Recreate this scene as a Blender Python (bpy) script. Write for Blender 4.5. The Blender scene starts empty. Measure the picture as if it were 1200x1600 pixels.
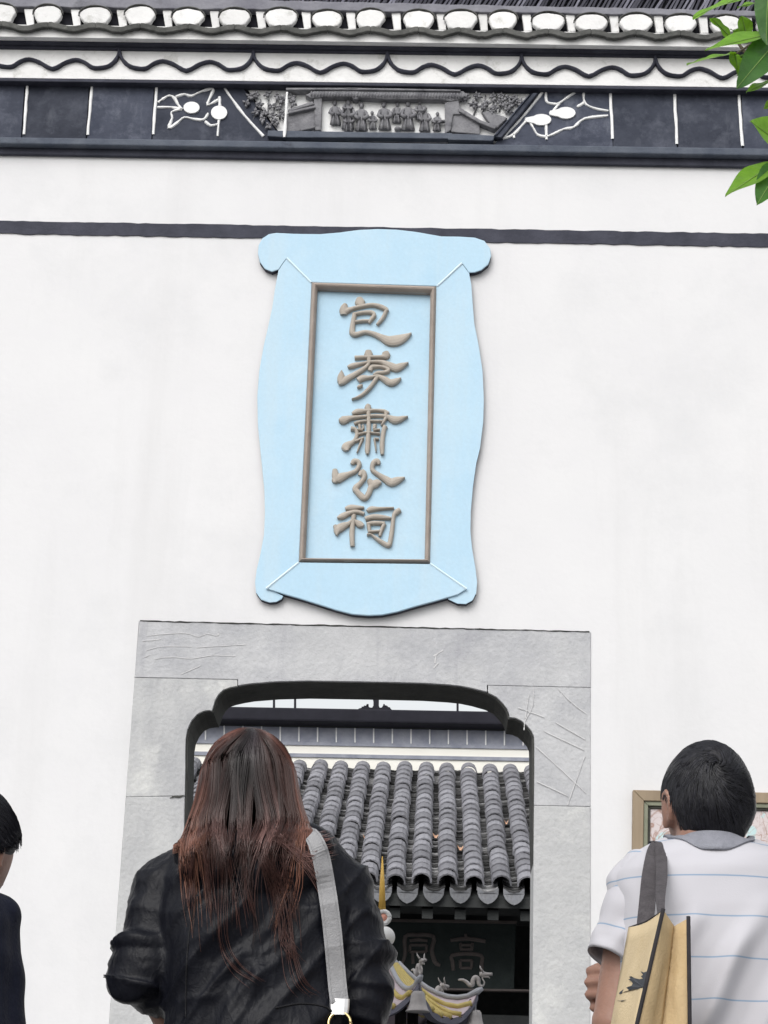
import bpy, bmesh, math, random
import numpy as np
from mathutils import Vector, Matrix, noise
from mathutils.bvhtree import BVHTree

random.seed(7); np.random.seed(7)
SC = bpy.context.scene
COL = SC.collection
R = math.radians

# ------------------------------------------------------------------ camera
F = 3301.0                                   # focal length in pixels of a 1200 x 1600 frame
def _axes():
    a = np.array([665 - 600, 2000 - 800, F]); b = np.array([870 - 600, -8300 - 800, F])
    n = a / np.linalg.norm(a); u = b - n * (b @ n); u /= np.linalg.norm(u)
    x = np.cross(n, u)
    if x[0] < 0: x = -x
    return x, n, u
AX, AN, AU = _axes()
CAM = Vector((0, 0, 1.45))
cam = bpy.data.objects.new('camera', bpy.data.cameras.new('camera'))
COL.objects.link(cam); SC.camera = cam
cam.data.sensor_fit = 'VERTICAL'; cam.data.sensor_height = 36.0; cam.data.sensor_width = 27.0
cam.data.lens = F / 1600 * 36.0
cam.data.clip_start = 0.05; cam.data.clip_end = 2000
right = Vector((AX[0], AN[0], AU[0])); down = Vector((AX[1], AN[1], AU[1])); fwd = Vector((AX[2], AN[2], AU[2]))
m = Matrix.Identity(4)
for i in range(3):
    m[i][0] = right[i]; m[i][1] = -down[i]; m[i][2] = -fwd[i]; m[i][3] = CAM[i]
cam.matrix_world = m

def ray(px, py):
    return (right * (px - 600) + down * (py - 800) + fwd * F).normalized()
def at(px, py, Y):                            # the point of the plane y = Y seen at photo pixel (px, py)
    d = ray(px, py)
    return CAM + d * ((Y - CAM.y) / d.y)
def proj(P):
    v = Vector(P) - CAM
    z = v.dot(fwd)
    return 600 + F * v.dot(right) / z, 800 + F * v.dot(down) / z

# ------------------------------------------------------------------ world, sun, exposure
W = bpy.data.worlds.new('World'); SC.world = W; W.use_nodes = True
nt = W.node_tree; bg = nt.nodes['Background']
sky = nt.nodes.new('ShaderNodeTexSky'); sky.sky_type = 'NISHITA'; sky.sun_disc = False
sky.sun_elevation = R(42); sky.sun_rotation = R(200); sky.air_density = 1.6; sky.dust_density = 4.0; sky.ozone_density = 1.0
hs = nt.nodes.new('ShaderNodeHueSaturation'); hs.inputs['Saturation'].default_value = 0.16
nt.links.new(sky.outputs[0], hs.inputs['Color']); nt.links.new(hs.outputs[0], bg.inputs[0])
bg.inputs[1].default_value = 0.15
sun = bpy.data.objects.new('sun', bpy.data.lights.new('sun', 'SUN')); COL.objects.link(sun)
sun.data.energy = 0.5; sun.data.angle = R(45); sun.data.color = (1.0, 0.98, 0.95)
az = R(200); el = R(42)
sd = Vector((math.sin(az) * math.cos(el), math.cos(az) * math.cos(el), math.sin(el)))
sun.rotation_euler = sd.to_track_quat('Z', 'Y').to_euler()
sun.location = (0, -4, 12)
SC.view_settings.view_transform = 'Standard'; SC.view_settings.look = 'None'
SC.view_settings.gamma = 1.0; SC.view_settings.use_curve_mapping = False
SC.view_settings.exposure = 0.42
SC.render.engine = 'CYCLES'

# ------------------------------------------------------------------ materials
MATS = {}
def mat(name, c1, c2=None, scale=6.0, rough=0.8, bump=0.0, bscale=60.0, spec=0.3, stretch=None,
        c3=None, scale3=1.5, thr=(0.55, 0.75), metal=0.0, detail=6.0, attr=None, sheen=0.0, c4=None, map4=(3, 3, .25), thr4=(0.55, 0.8), rand=None, speck=None):
    M = bpy.data.materials.new(name); M.use_nodes = True
    t = M.node_tree; N = t.nodes; L = t.links
    b = N['Principled BSDF']
    b.inputs['Roughness'].default_value = rough; b.inputs['Metallic'].default_value = metal
    b.inputs['Specular IOR Level'].default_value = spec
    if sheen: b.inputs['Sheen Weight'].default_value = sheen
    tc = N.new('ShaderNodeTexCoord'); src = tc.outputs['Object']
    if stretch:
        mp = N.new('ShaderNodeMapping'); mp.inputs['Scale'].default_value = stretch
        L.new(src, mp.inputs[0]); src = mp.outputs[0]
    c2 = c2 or c1
    n = N.new('ShaderNodeTexNoise'); n.inputs['Scale'].default_value = scale; n.inputs['Detail'].default_value = detail
    n.inputs['Roughness'].default_value = 0.62
    L.new(src, n.inputs['Vector'])
    rp = N.new('ShaderNodeValToRGB'); rp.color_ramp.elements[0].position = 0.3; rp.color_ramp.elements[1].position = 0.7
    rp.color_ramp.elements[0].color = (*c1, 1); rp.color_ramp.elements[1].color = (*c2, 1)
    L.new(n.outputs[0], rp.inputs[0]); out = rp.outputs[0]
    if c3:
        n3 = N.new('ShaderNodeTexNoise'); n3.inputs['Scale'].default_value = scale3; n3.inputs['Detail'].default_value = 9
        n3.inputs['Roughness'].default_value = 0.7
        L.new(src, n3.inputs['Vector'])
        r3 = N.new('ShaderNodeValToRGB'); r3.color_ramp.elements[0].position = thr[0]; r3.color_ramp.elements[1].position = thr[1]
        L.new(n3.outputs[0], r3.inputs[0])
        mx = N.new('ShaderNodeMix'); mx.data_type = 'RGBA'
        L.new(r3.outputs[0], mx.inputs[0]); L.new(out, mx.inputs[6]); mx.inputs[7].default_value = (*c3, 1)
        out = mx.outputs[2]
    if c4:                                     # streaks that run down the face
        m4 = N.new('ShaderNodeMapping'); m4.inputs['Scale'].default_value = map4; L.new(tc.outputs['Object'], m4.inputs[0])
        n4 = N.new('ShaderNodeTexNoise'); n4.inputs['Scale'].default_value = 1.0; n4.inputs['Detail'].default_value = 7; n4.inputs['Roughness'].default_value = .65; L.new(m4.outputs[0], n4.inputs['Vector'])
        r4 = N.new('ShaderNodeValToRGB'); r4.color_ramp.elements[0].position = thr4[0]; r4.color_ramp.elements[1].position = thr4[1]; L.new(n4.outputs[0], r4.inputs[0])
        mx = N.new('ShaderNodeMix'); mx.data_type = 'RGBA'; L.new(r4.outputs[0], mx.inputs[0]); L.new(out, mx.inputs[6]); mx.inputs[7].default_value = (*c4, 1); out = mx.outputs[2]
    if speck:                                  # fine pits and grains: (scale, darkest factor)
        n5 = N.new('ShaderNodeTexNoise'); n5.inputs['Scale'].default_value = speck[0]; n5.inputs['Detail'].default_value = 8; n5.inputs['Roughness'].default_value = .8; L.new(tc.outputs['Object'], n5.inputs['Vector'])
        r5 = N.new('ShaderNodeMapRange'); r5.inputs[1].default_value = .35; r5.inputs[2].default_value = .65; r5.inputs[3].default_value = speck[1]; r5.inputs[4].default_value = 2 - speck[1]; L.new(n5.outputs[0], r5.inputs[0])
        mx = N.new('ShaderNodeMix'); mx.data_type = 'RGBA'; mx.blend_type = 'MULTIPLY'; mx.inputs[0].default_value = 1; L.new(out, mx.inputs[6]); L.new(r5.outputs[0], mx.inputs[7]); out = mx.outputs[2]
    if rand:                                   # each copy a little lighter or darker
        oi = N.new('ShaderNodeObjectInfo'); r6 = N.new('ShaderNodeMapRange'); r6.inputs[3].default_value = rand[0]; r6.inputs[4].default_value = rand[1]; L.new(oi.outputs['Random'], r6.inputs[0])
        mx = N.new('ShaderNodeMix'); mx.data_type = 'RGBA'; mx.blend_type = 'MULTIPLY'; mx.inputs[0].default_value = 1; L.new(out, mx.inputs[6]); L.new(r6.outputs[0], mx.inputs[7]); out = mx.outputs[2]
    if attr:                                   # per-piece tone written on the mesh
        at_ = N.new('ShaderNodeAttribute'); at_.attribute_name = attr
        mx = N.new('ShaderNodeMix'); mx.data_type = 'RGBA'; mx.blend_type = 'MULTIPLY'; mx.inputs[0].default_value = 1
        L.new(out, mx.inputs[6]); L.new(at_.outputs['Color'], mx.inputs[7]); out = mx.outputs[2]
    L.new(out, b.inputs['Base Color'])
    if bump:
        bn = N.new('ShaderNodeTexNoise'); bn.inputs['Scale'].default_value = bscale; bn.inputs['Detail'].default_value = 5
        L.new(src, bn.inputs['Vector'])
        bp = N.new('ShaderNodeBump'); bp.inputs['Strength'].default_value = bump; bp.inputs['Distance'].default_value = 0.01
        L.new(bn.outputs[0], bp.inputs['Height']); L.new(bp.outputs[0], b.inputs['Normal'])
    MATS[name] = M
    return M

def rgb(r, g, b):                              # sRGB 0-255 to linear
    f = lambda c: (c / 255 / 12.92) if c / 255 < 0.04045 else ((c / 255 + 0.055) / 1.055) ** 2.4
    return (f(r), f(g), f(b))

mat('plaster', (0.645, 0.645, 0.662), (0.685, 0.685, 0.698), 1.6, 0.9, 0.12, 30, 0.2, c3=(0.58, 0.585, 0.60), scale3=1.3, thr=(0.50, 0.80), c4=(0.595, 0.595, 0.605), map4=(2.2, 2, .22), thr4=(.52, .80))
mat('white_paint', (0.80, 0.80, 0.80), (0.72, 0.72, 0.72), 14, 0.85, 0.25, 60, 0.2, c3=(0.42, 0.42, 0.39), scale3=11, thr=(0.57, 0.76), rand=(.90, 1.03))
mat('line_paint', (0.82, 0.82, 0.82), (0.74, 0.75, 0.76), 25, 0.85, 0.2, 90, 0.2)
mat('dark_trim', (0.026, 0.028, 0.042), (0.054, 0.056, 0.078), 9, 0.75, 0.3, 60, 0.3, c3=(0.12, 0.125, 0.14), scale3=14, thr=(0.66, 0.82))
mat('ledge', (0.06, 0.072, 0.10), (0.11, 0.125, 0.155), 9, 0.75, 0.3, 60, 0.3, c3=(0.02, 0.02, 0.03), scale3=10, thr=(0.6, 0.8))
mat('frieze', (0.024, 0.029, 0.046), (0.056, 0.063, 0.088), 7, 0.8, 0.4, 40, 0.3, c3=(0.12, 0.13, 0.165), scale3=9, thr=(0.50, 0.82), c4=(0.13, 0.14, 0.17), map4=(9, 5, 3), thr4=(.58, .84), rand=(.75, 1.35))
mat('carving', (0.13, 0.13, 0.145), (0.24, 0.24, 0.255), 18, 0.8, 0.4, 90, 0.3, c3=(0.04, 0.04, 0.05), scale3=22, thr=(0.55, 0.75))
mat('tile', (0.165, 0.165, 0.195), (0.25, 0.25, 0.28), 9, 0.85, 0.35, 60, 0.25, c3=(0.07, 0.07, 0.08), scale3=5, thr=(0.58, 0.8))
mat('tile_edge', (0.05, 0.052, 0.05), (0.13, 0.13, 0.125), 12, 0.85, 0.5, 70, 0.25, c3=(0.24, 0.25, 0.22), scale3=10, thr=(0.62, 0.75))
mat('blue_paint', (0.40, 0.575, 0.71), (0.445, 0.61, 0.73), 3.0, 0.8, 0.10, 40, 0.3, c3=(0.50, 0.64, 0.74), scale3=2.0, thr=(0.5, 0.8), c4=(0.47, 0.60, 0.69), map4=(6, 4, .5), thr4=(.50, .78), speck=(70, .965))
mat('mitre_glint_blue', (0.60, 0.74, 0.83), (0.66, 0.78, 0.85), 8, 0.8)  # paler blue paints the light caught on the mitre chamfers
mat('character_paint', (0.34, 0.305, 0.265), (0.43, 0.39, 0.345), 10, 0.7, 0.2, 50, 0.3)
mat('taupe', (0.27, 0.225, 0.195), (0.35, 0.30, 0.265), 10, 0.7, 0.2, 50, 0.3, c3=(0.16, 0.14, 0.125), scale3=16, thr=(0.62, 0.85))
mat('stone', (0.42, 0.425, 0.44), (0.50, 0.505, 0.52), 5, 0.9, 0.42, 60, 0.25, c3=(0.30, 0.305, 0.335), scale3=2.6, thr=(0.44, 0.78), c4=(0.25, 0.25, 0.285), map4=(4.2, 3, .35), thr4=(.56, .78), speck=(48, .95))
mat('stone_worn', (0.41, 0.415, 0.425), (0.48, 0.485, 0.49), 6, 0.9, 0.42, 55, 0.25, c3=(0.58, 0.585, 0.575), scale3=3.2, thr=(0.53, 0.68), c4=(0.31, 0.315, 0.335), map4=(3.2, 3, .9), thr4=(.52, .76), speck=(44, .95))
mat('arch_shade_and_joints', (0.045, 0.046, 0.044), (0.075, 0.076, 0.072), 8, 0.85, 0.4, 40, 0.25)  # shade of the arch as a dark colour; also used for stone joints
mat('chalk', (0.56, 0.56, 0.57), (0.50, 0.50, 0.51), 20, 0.9)
mat('stain', (0.27, 0.27, 0.31), (0.36, 0.36, 0.40), 14, 0.9, 0.5, 30, 0.2)
mat('paving', (0.15, 0.15, 0.15), (0.21, 0.21, 0.21), 3, 0.9, 0.3, 30)
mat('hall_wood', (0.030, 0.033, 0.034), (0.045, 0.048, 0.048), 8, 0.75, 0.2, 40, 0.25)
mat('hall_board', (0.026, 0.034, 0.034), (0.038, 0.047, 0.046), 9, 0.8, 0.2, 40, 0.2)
mat('hall_letter', (0.10, 0.085, 0.082), (0.135, 0.115, 0.11), 9, 0.7)
mat('cream', (0.80, 0.785, 0.73), (0.84, 0.83, 0.78), 2, 0.9)
mat('far_panel', (0.20, 0.215, 0.27), (0.33, 0.345, 0.40), 6, 0.85, 0.2, 40)
mat('far_black', (0.012, 0.012, 0.018), (0.02, 0.02, 0.028), 6, 0.9)

# ------------------------------------------------------------------ mesh helpers
class MB:
    def __init__(s): s.v = []; s.f = []; s.a = []
    def add(s, vs, fs, tone=None):
        o = len(s.v); s.v += [tuple(p) for p in vs]; s.f += [tuple(i + o for i in q) for q in fs]
        if tone is not None: s.a += [tone] * len(vs)
        return s
    def box(s, x0, x1, y0, y1, z0, z1):
        vs = [(x, y, z) for z in (z0, z1) for y in (y0, y1) for x in (x0, x1)]
        return s.add(vs, [(0, 1, 3, 2), (4, 6, 7, 5), (0, 4, 5, 1), (2, 3, 7, 6), (0, 2, 6, 4), (1, 5, 7, 3)])
    def prism(s, pts, yb, tone=None):          # outline (Vectors, facing the street) given depth back to y = yb
        n = len(pts); vs = [tuple(p) for p in pts] + [(p[0], yb, p[2]) for p in pts]
        fs = [tuple(range(n)), tuple(range(2 * n - 1, n - 1, -1))]
        fs += [(i, (i + 1) % n, n + (i + 1) % n, n + i) for i in range(n)]
        return s.add(vs, fs, tone)
    def px(s, pts, yf, yb): return s.prism([at(x, y, yf) for x, y in pts], yb)
    def loft(s, secs, n=20, caps=True, tone=None):   # secs: (centre, half-axis a, half-axis b)
        vs = []
        for c, a, b in secs:
            c = Vector(c); a = Vector(a); b = Vector(b)
            for k in range(n):
                t = 2 * math.pi * k / n
                vs.append(c + a * math.cos(t) + b * math.sin(t))
        fs = []
        for i in range(len(secs) - 1):
            for k in range(n):
                fs.append((i * n + k, i * n + (k + 1) % n, (i + 1) * n + (k + 1) % n, (i + 1) * n + k))
        if caps:
            fs.append(tuple(range(n - 1, -1, -1))); fs.append(tuple((len(secs) - 1) * n + k for k in range(n)))
        return s.add(vs, fs, tone)
    def tube(s, path, rad, n=8, caps=True, tone=None):
        path = [Vector(p) for p in path]
        if not hasattr(rad, '__len__'): rad = [rad] * len(path)
        secs = []; ref = None
        for i, p in enumerate(path):
            d = (path[min(i + 1, len(path) - 1)] - path[max(i - 1, 0)]).normalized()
            if ref is None: ref = Vector((0, 0, 1)) if abs(d.z) < 0.9 else Vector((1, 0, 0))
            a = d.cross(ref).normalized(); b = a.cross(d).normalized() * 1.0; ref = b
            secs.append((p, a * rad[i], b * rad[i]))
        return s.loft(secs, n, caps, tone)
    def capsule(s, p0, p1, r0, r1, n=16):
        p0 = Vector(p0); p1 = Vector(p1); d = (p1 - p0).normalized()
        path = []; rad = []
        for k in range(5):
            t = math.pi / 2 * k / 4.4 ; path.append(p0 - d * r0 * math.cos(t)); rad.append(max(r0 * math.sin(t), r0 * 0.05))
        path.append(p0); rad.append(r0); path.append(p1); rad.append(r1)
        for k in range(4, -1, -1):
            t = math.pi / 2 * k / 4.4; path.append(p1 + d * r1 * math.cos(t)); rad.append(max(r1 * math.sin(t), r1 * 0.05))
        return s.tube(path, rad, n)
    def ball(s, c, r, nu=16, nv=10, rot=None):
        c = Vector(c); r = Vector((r, r, r)) if not hasattr(r, '__len__') else Vector(r)
        vs = []
        for j in range(nv + 1):
            ph = math.pi * (j + 0.001) / (nv + 0.002)
            for i in range(nu):
                t = 2 * math.pi * i / nu
                p = Vector((r.x * math.sin(ph) * math.cos(t), r.y * math.sin(ph) * math.sin(t), r.z * math.cos(ph)))
                vs.append(c + (rot @ p if rot else p))
        fs = [(j * nu + i, j * nu + (i + 1) % nu, (j + 1) * nu + (i + 1) % nu, (j + 1) * nu + i) for j in range(nv) for i in range(nu)]
        fs += [tuple(range(nu - 1, -1, -1)), tuple(nv * nu + i for i in range(nu))]
        return s.add(vs, fs)
    def stroke(s, pts, yf, h, seg=5, lift=0.0):   # a raised rounded stroke on plane y = yf; pts are (Vector, half-width)
        n = len(pts); ring = []
        P = [p for p, _ in pts]
        for i, (p, w) in enumerate(pts):
            d = P[min(i + 1, n - 1)] - P[max(i - 1, 0)]; d.y = 0
            d = d.normalized() if d.length > 1e-9 else Vector((1, 0, 0))
            q = Vector((-d.z, 0, d.x))
            for k in range(seg + 1):
                t = math.pi * k / seg
                ring.append(p + q * (w * math.cos(t)) + Vector((0, -(h * (0.35 + 0.65 * math.sin(t))) - lift if 0 < k < seg else 0, 0)))
        m_ = seg + 1; fs = []
        for i in range(n - 1):
            for k in range(seg):
                fs.append((i * m_ + k, i * m_ + k + 1, (i + 1) * m_ + k + 1, (i + 1) * m_ + k))
        fs.append(tuple(range(seg, -1, -1))); fs.append(tuple((n - 1) * m_ + k for k in range(m_)))
        return s.add(ring, fs)
    def mesh(s, name, off=(0, 0, 0), recalc=True, smooth=False):
        off = Vector(off)
        me = bpy.data.meshes.new(name)
        me.from_pydata([tuple(Vector(p) - off) for p in s.v], [], s.f)
        if s.a and len(s.a) == len(s.v):
            ca = me.color_attributes.new('tone', 'FLOAT_COLOR', 'POINT')
            ca.data.foreach_set('color', np.array([(*c, 1.0) for c in s.a], dtype=np.float32).ravel())
        if recalc:
            b = bmesh.new(); b.from_mesh(me); bmesh.ops.recalc_face_normals(b, faces=b.faces); b.to_mesh(me); b.free()
        if smooth: me.polygons.foreach_set('use_smooth', [True] * len(me.polygons))
        me.update()
        return me

def wloc(o):
    v = Vector((0, 0, 0))
    while o: v += o.location; o = o.parent
    return v
def link(name, me, material, parent=None, loc=None):
    o = bpy.data.objects.new(name, me); COL.objects.link(o)
    if material and not me.materials: me.materials.append(MATS[material] if isinstance(material, str) else material)
    if parent: o.parent = parent
    if loc is not None: o.location = loc
    return o
def obj(name, mb, material, parent=None, smooth=False, loc=None, recalc=True):
    base = wloc(parent) if parent else Vector((0, 0, 0))
    if loc is not None: base = Vector(loc)
    o = link(name, mb.mesh(name, base, recalc, smooth), material, parent)
    if loc is not None: o.location = Vector(loc) - (wloc(parent) if parent else Vector((0, 0, 0)))
    return o
def tag(o, label=None, cat=None, group=None, kind=None):
    for k, v in (('label', label), ('category', cat), ('group', group), ('kind', kind)):
        if v: o[k] = v
    return o
def thing(name, label, cat, loc, group=None):
    o = bpy.data.objects.new(name, None); COL.objects.link(o); o.location = loc; o.empty_display_size = 0.2
    return tag(o, label, cat, group)
def bevel(o, w=0.004, seg=2):
    md = o.modifiers.new('bevel', 'BEVEL'); md.width = w; md.segments = seg; md.limit_method = 'ANGLE'; md.angle_limit = R(40)
    return o

def remesh(mb, voxel, smooth=6, fac=0.5):
    o = bpy.data.objects.new('tmp', mb.mesh('tmp')); COL.objects.link(o)
    r = o.modifiers.new('r', 'REMESH'); r.mode = 'VOXEL'; r.voxel_size = voxel
    if smooth:
        sm = o.modifiers.new('s', 'SMOOTH'); sm.factor = fac; sm.iterations = smooth
    dg = bpy.context.evaluated_depsgraph_get()
    me = bpy.data.meshes.new_from_object(o.evaluated_get(dg))
    bpy.data.objects.remove(o)
    me.polygons.foreach_set('use_smooth', [True] * len(me.polygons))
    return me
def coords(me):
    a = np.empty(len(me.vertices) * 3); me.vertices.foreach_get('co', a)
    n = np.empty(len(me.vertices) * 3); me.vertices.foreach_get('normal', n)
    return a.reshape(-1, 3), n.reshape(-1, 3)
def put(me, a):
    me.vertices.foreach_set('co', a.ravel()); me.update()
_T = np.random.RandomState(3).rand(64, 64, 64)
def vnoise(p):                                 # smooth value noise, p is (n, 3)
    i = np.floor(p).astype(int); f = p - i; f = f * f * (3 - 2 * f)
    g = lambda a, b, c: _T[(i[:, 0] + a) & 63, (i[:, 1] + b) & 63, (i[:, 2] + c) & 63]
    l = lambda a, b, t: a + (b - a) * t
    return l(l(l(g(0,0,0), g(1,0,0), f[:,0]), l(g(0,1,0), g(1,1,0), f[:,0]), f[:,1]),
             l(l(g(0,0,1), g(1,0,1), f[:,0]), l(g(0,1,1), g(1,1,1), f[:,0]), f[:,1]), f[:,2])
def spline(pts, k=6):                          # Catmull-Rom through tuples of any length
    P = [np.array([*p], float) for p in pts]; out = []
    for i in range(len(P) - 1):
        a = P[max(i - 1, 0)]; b = P[i]; c = P[i + 1]; d = P[min(i + 2, len(P) - 1)]
        for j in range(k):
            t = j / k
            out.append(0.5 * ((2 * b) + (-a + c) * t + (2 * a - 5 * b + 4 * c - d) * t * t + (-a + 3 * b - 3 * c + d) * t ** 3))
    out.append(P[-1])
    return out

# ================================================================== THE SETTING
YW = 8.5                                       # street face of the gate wall
TZ = 0.70                                      # terrace the visitors stand on
g = MB(); g.add([(-400, -400, 0), (400, -400, 0), (400, 400, 0), (-400, 400, 0)], [(0, 1, 2, 3)])
tag(obj('ground', g, 'paving'), kind='structure')
tag(obj('terrace', MB().box(-7, 7, 2.7, YW + 0.3, 0.004, TZ), 'paving'), kind='structure')
st = MB()
for k in range(3): st.box(-3.5, 3.5, 2.7 - 0.33 * (k + 1), 2.7 - 0.33 * k - 0.002, 0.004, TZ - 0.175 * (k + 1))
tag(obj('steps', st, 'paving'), kind='structure')
tag(obj('courtyard_paving', MB().box(-12, 12, YW + 0.304, 32, 0.004, TZ + 0.1), 'paving'), kind='structure')
# ================================================================== GATE WALL
gw = thing('gate_wall', 'white plastered gate wall with dark banded eaves, carved frieze and grey stone doorway', 'wall', (0, YW, TZ))
TH = 0.27                                      # wall thickness
XL, XR, ZT = -6.2, 6.2, at(600, 40, YW).z + 0.1
# stone surround outline on the wall face
fTL, fTR = at(217, 971, YW), at(923, 988, YW)
fBL, fBR = at(170, 1600, YW), at(922, 1600, YW)
def down_to(a, b, z):                          # continue the line a-b to height z
    t = (z - a.z) / (b.z - a.z); return a + (b - a) * t
fBL, fBR = down_to(fTL, fBL, TZ), down_to(fTR, fBR, TZ)
wallm = MB()
wp = [Vector((XL, YW, TZ)), fBL, fTL, fTR, fBR, Vector((XR, YW, TZ)), Vector((XR, YW, ZT)), Vector((XL, YW, ZT))]
wallm.prism([wp[0], wp[1], wp[2], Vector((fTL.x, YW, ZT)), wp[7]], YW + TH)
wallm.prism([wp[2], wp[3], Vector((fTR.x, YW, ZT)), Vector((fTL.x, YW, ZT))], YW + TH)
wallm.prism([wp[3], wp[4], wp[5], wp[6], Vector((fTR.x, YW, ZT))], YW + TH)
obj('plaster', wallm, 'plaster', gw)

def band(name, top, bot, p, material, back=YW, parent=gw, x0=-600, x1=1800, bev=0.0, jag=0):
    """straight moulding: pixel heights (at x=0, at x=1200) of its upper and lower edge, p = how far it stands out"""
    L = lambda e, x: e[0] + (e[1] - e[0]) * x / 1200
    yf = YW - p
    if not jag: pts = [(x0, L(top, x0)), (x1, L(top, x1)), (x1, L(bot, x1)), (x0, L(bot, x0))]
    else:
        xs = np.arange(x0, x1 + 1, 12); rr = np.random.RandomState(jag)
        pts = [(x, L(top, x) + rr.uniform(-.7, .7)) for x in xs] + [(x, L(bot, x) + rr.uniform(-.9, .9)) for x in xs[::-1]]
    o = obj(name, MB().px(pts, yf, back), material, parent)
    if bev: bevel(o, bev)
    return o
LN = lambda e, x: e[0] + (e[1] - e[0]) * x / 1200

band('painted_stripe', (345, 365), (364.5, 385.5), 0.006, 'dark_trim', jag=3)
band('lower_moulding', (230, 249), (240, 261), 0.022, 'dark_trim', bev=0.004)
band('ledge', (213.5, 231.5), (224, 243), 0.06, 'ledge', bev=0.006)
band('frieze_back', (120, 138), (216, 232), 0.004, 'far_black')
band('drip_moulding', (121.5, 137), (126.5, 142), 0.065, 'dark_trim', bev=0.004)
band('scallop_board', (76, 92), (121.3, 136.8), 0.030, 'white_paint')
band('cornice', (56.5, 74), (65.5, 83), 0.075, 'dark_trim', bev=0.008)
band('cornice_fillet', (65, 82), (74.5, 90.5), 0.045, 'dark_trim', bev=0.004)
band('fascia', (38, 54), (57, 74.5), 0.108, 'white_paint')

# ---- frieze panels between white painted lines
div_px = [((43, 134), (37, 210)), ((144, 134), (137, 211)), ((245, 134), (239, 210)), ((954, 145), (957, 217)), ((1054, 146), (1058, 225)), ((1155, 148), (1160, 228))]
edges = [-258, -158, -58] + [40, 140.5, 242] + [955.5, 1056, 1157.5] + [1258, 1358, 1458]
fr_top, fr_bot = (124, 140), (218, 236)
for a, b in zip(edges[:-1], edges[1:]):
    if a == 242: continue
    sa = -0.075 + 0.12 * a / 1200; sb = -0.075 + 0.12 * b / 1200
    pts = [(a + .8, LN(fr_top, a)), (b - .8, LN(fr_top, b)), (b - .8 + sb * 94, LN(fr_bot, b)), (a + .8 + sa * 94, LN(fr_bot, a))]
    bevel(obj('frieze_panel', MB().px(pts, YW - 0.020 - random.uniform(0, .004), YW - 0.005), 'frieze', gw), 0.003)
pts = [(243, LN(fr_top, 243)), (373, LN(fr_top, 373)), (447, LN(fr_bot, 447)), (238, LN(fr_bot, 238))]
pl_ = obj('frieze_panel', MB().px(pts, YW - 0.022, YW - 0.005), 'frieze', gw)
pts = [(838, LN(fr_top, 838)), (954.5, LN(fr_top, 954)), (957.5, LN(fr_bot, 957)), (770, LN(fr_bot, 770))]
pr_ = obj('frieze_panel', MB().px(pts, YW - 0.022, YW - 0.005), 'frieze', gw)
for a, b in div_px + [((-57, 133), (-64, 209)), ((-158, 131), (-166, 207)), ((1256, 150), (1262, 230)), ((1356, 152), (1363, 232))]:
    n = 7; pts = []
    for k in range(n):
        t = k / (n - 1); x = a[0] + (b[0] - a[0]) * t + random.uniform(-.5, .5); y = a[1] + (b[1] - a[1]) * t
        pts.append((at(x, y, YW - 0.024), 0.0066 + random.uniform(-.001, .001)))
    obj('painted_line', MB().stroke(pts, 0, 0.004, 3), 'line_paint', gw)

def px_stroke(name, pts, org, sc, w, yf, h, material, parent, wmul=1.0, k=4, seg=3):
    """pts in zoomed-photo pixels; w half-width in metres or a list through the points' third value (photo-zoom px)"""
    if len(pts[0]) == 2: pts = [(x, y, w) for x, y in pts]
    sp = spline(pts, k)
    out = []
    for x, y, ww in sp:
        out.append((at(org[0] + x / sc, org[1] + y / sc, yf), max(ww, 1e-4) * wmul * random.uniform(.72, 1.42)))
    return out
def motif(strokes, blobs, org, sc, parent):
    mb = MB()
    for s in strokes: mb.stroke(px_stroke('', [(x, y) for x, y in s], org, sc, 0.0058, YW - 0.023, 0, None, None, k=3), 0, 0.006, 3)
    for (x, y, rx, ry, tail) in blobs:
        ctr = [(x + rx * math.cos(t) * (1 + (0.7 if math.cos(t) * tail > .8 else 0)), y + ry * math.sin(t)) for t in np.linspace(0, 2 * math.pi, 18, endpoint=False)]
        mb.px([(org[0] + a / sc, org[1] + b / sc) for a, b in ctr], YW - 0.031, YW - 0.02)
    obj('painted_motif', mb, 'line_paint', parent)
motif([[(85,158),(110,140),(140,125),(165,135),(185,170),(205,192)], [(82,182),(150,182),(190,190),(205,192)],
       [(205,190),(152,205),(155,235),(138,285),(180,258),(215,232),(260,240),(310,242),(332,212)],
       [(318,252),(345,272),(382,265)], [(172,130),(215,118),(250,126),(300,104),(356,90),(346,125),(328,172),(382,144)],
       [(388,130),(390,175)], [(386,240),(379,325)], [(408,76),(430,112),(510,220),(606,325)]],
      [(250,182,40,28,0), (386,207,40,34,0)], (220, 110), 3.158, gw)
motif([[(806,98),(740,182),(690,240),(614,320)], [(820,98),(822,145),(850,156),(880,154),(920,126),(962,98)], [(880,156),(850,194)],
       [(820,250),(822,325)], [(616,318),(665,302),(718,246),(737,236),(760,270),(782,302),(830,308),(900,276),(950,266),(1000,226),(1110,212)],
       [(668,300),(670,318)], [(996,98),(1000,150),(1040,176),(1112,190)], [(1000,150),(964,172)]],
      [(798,230,46,26,-1), (912,198,46,27,-1)], (580, 110), 3.0, gw)
for p in ([(722,108),(716,220),(708,330)],):
    obj('painted_line', MB().stroke(px_stroke('', p, (220, 110), 3.158, 0.006, YW - 0.055, 0, None, None), 0, 0.005, 3), 'line_paint', gw)

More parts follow.
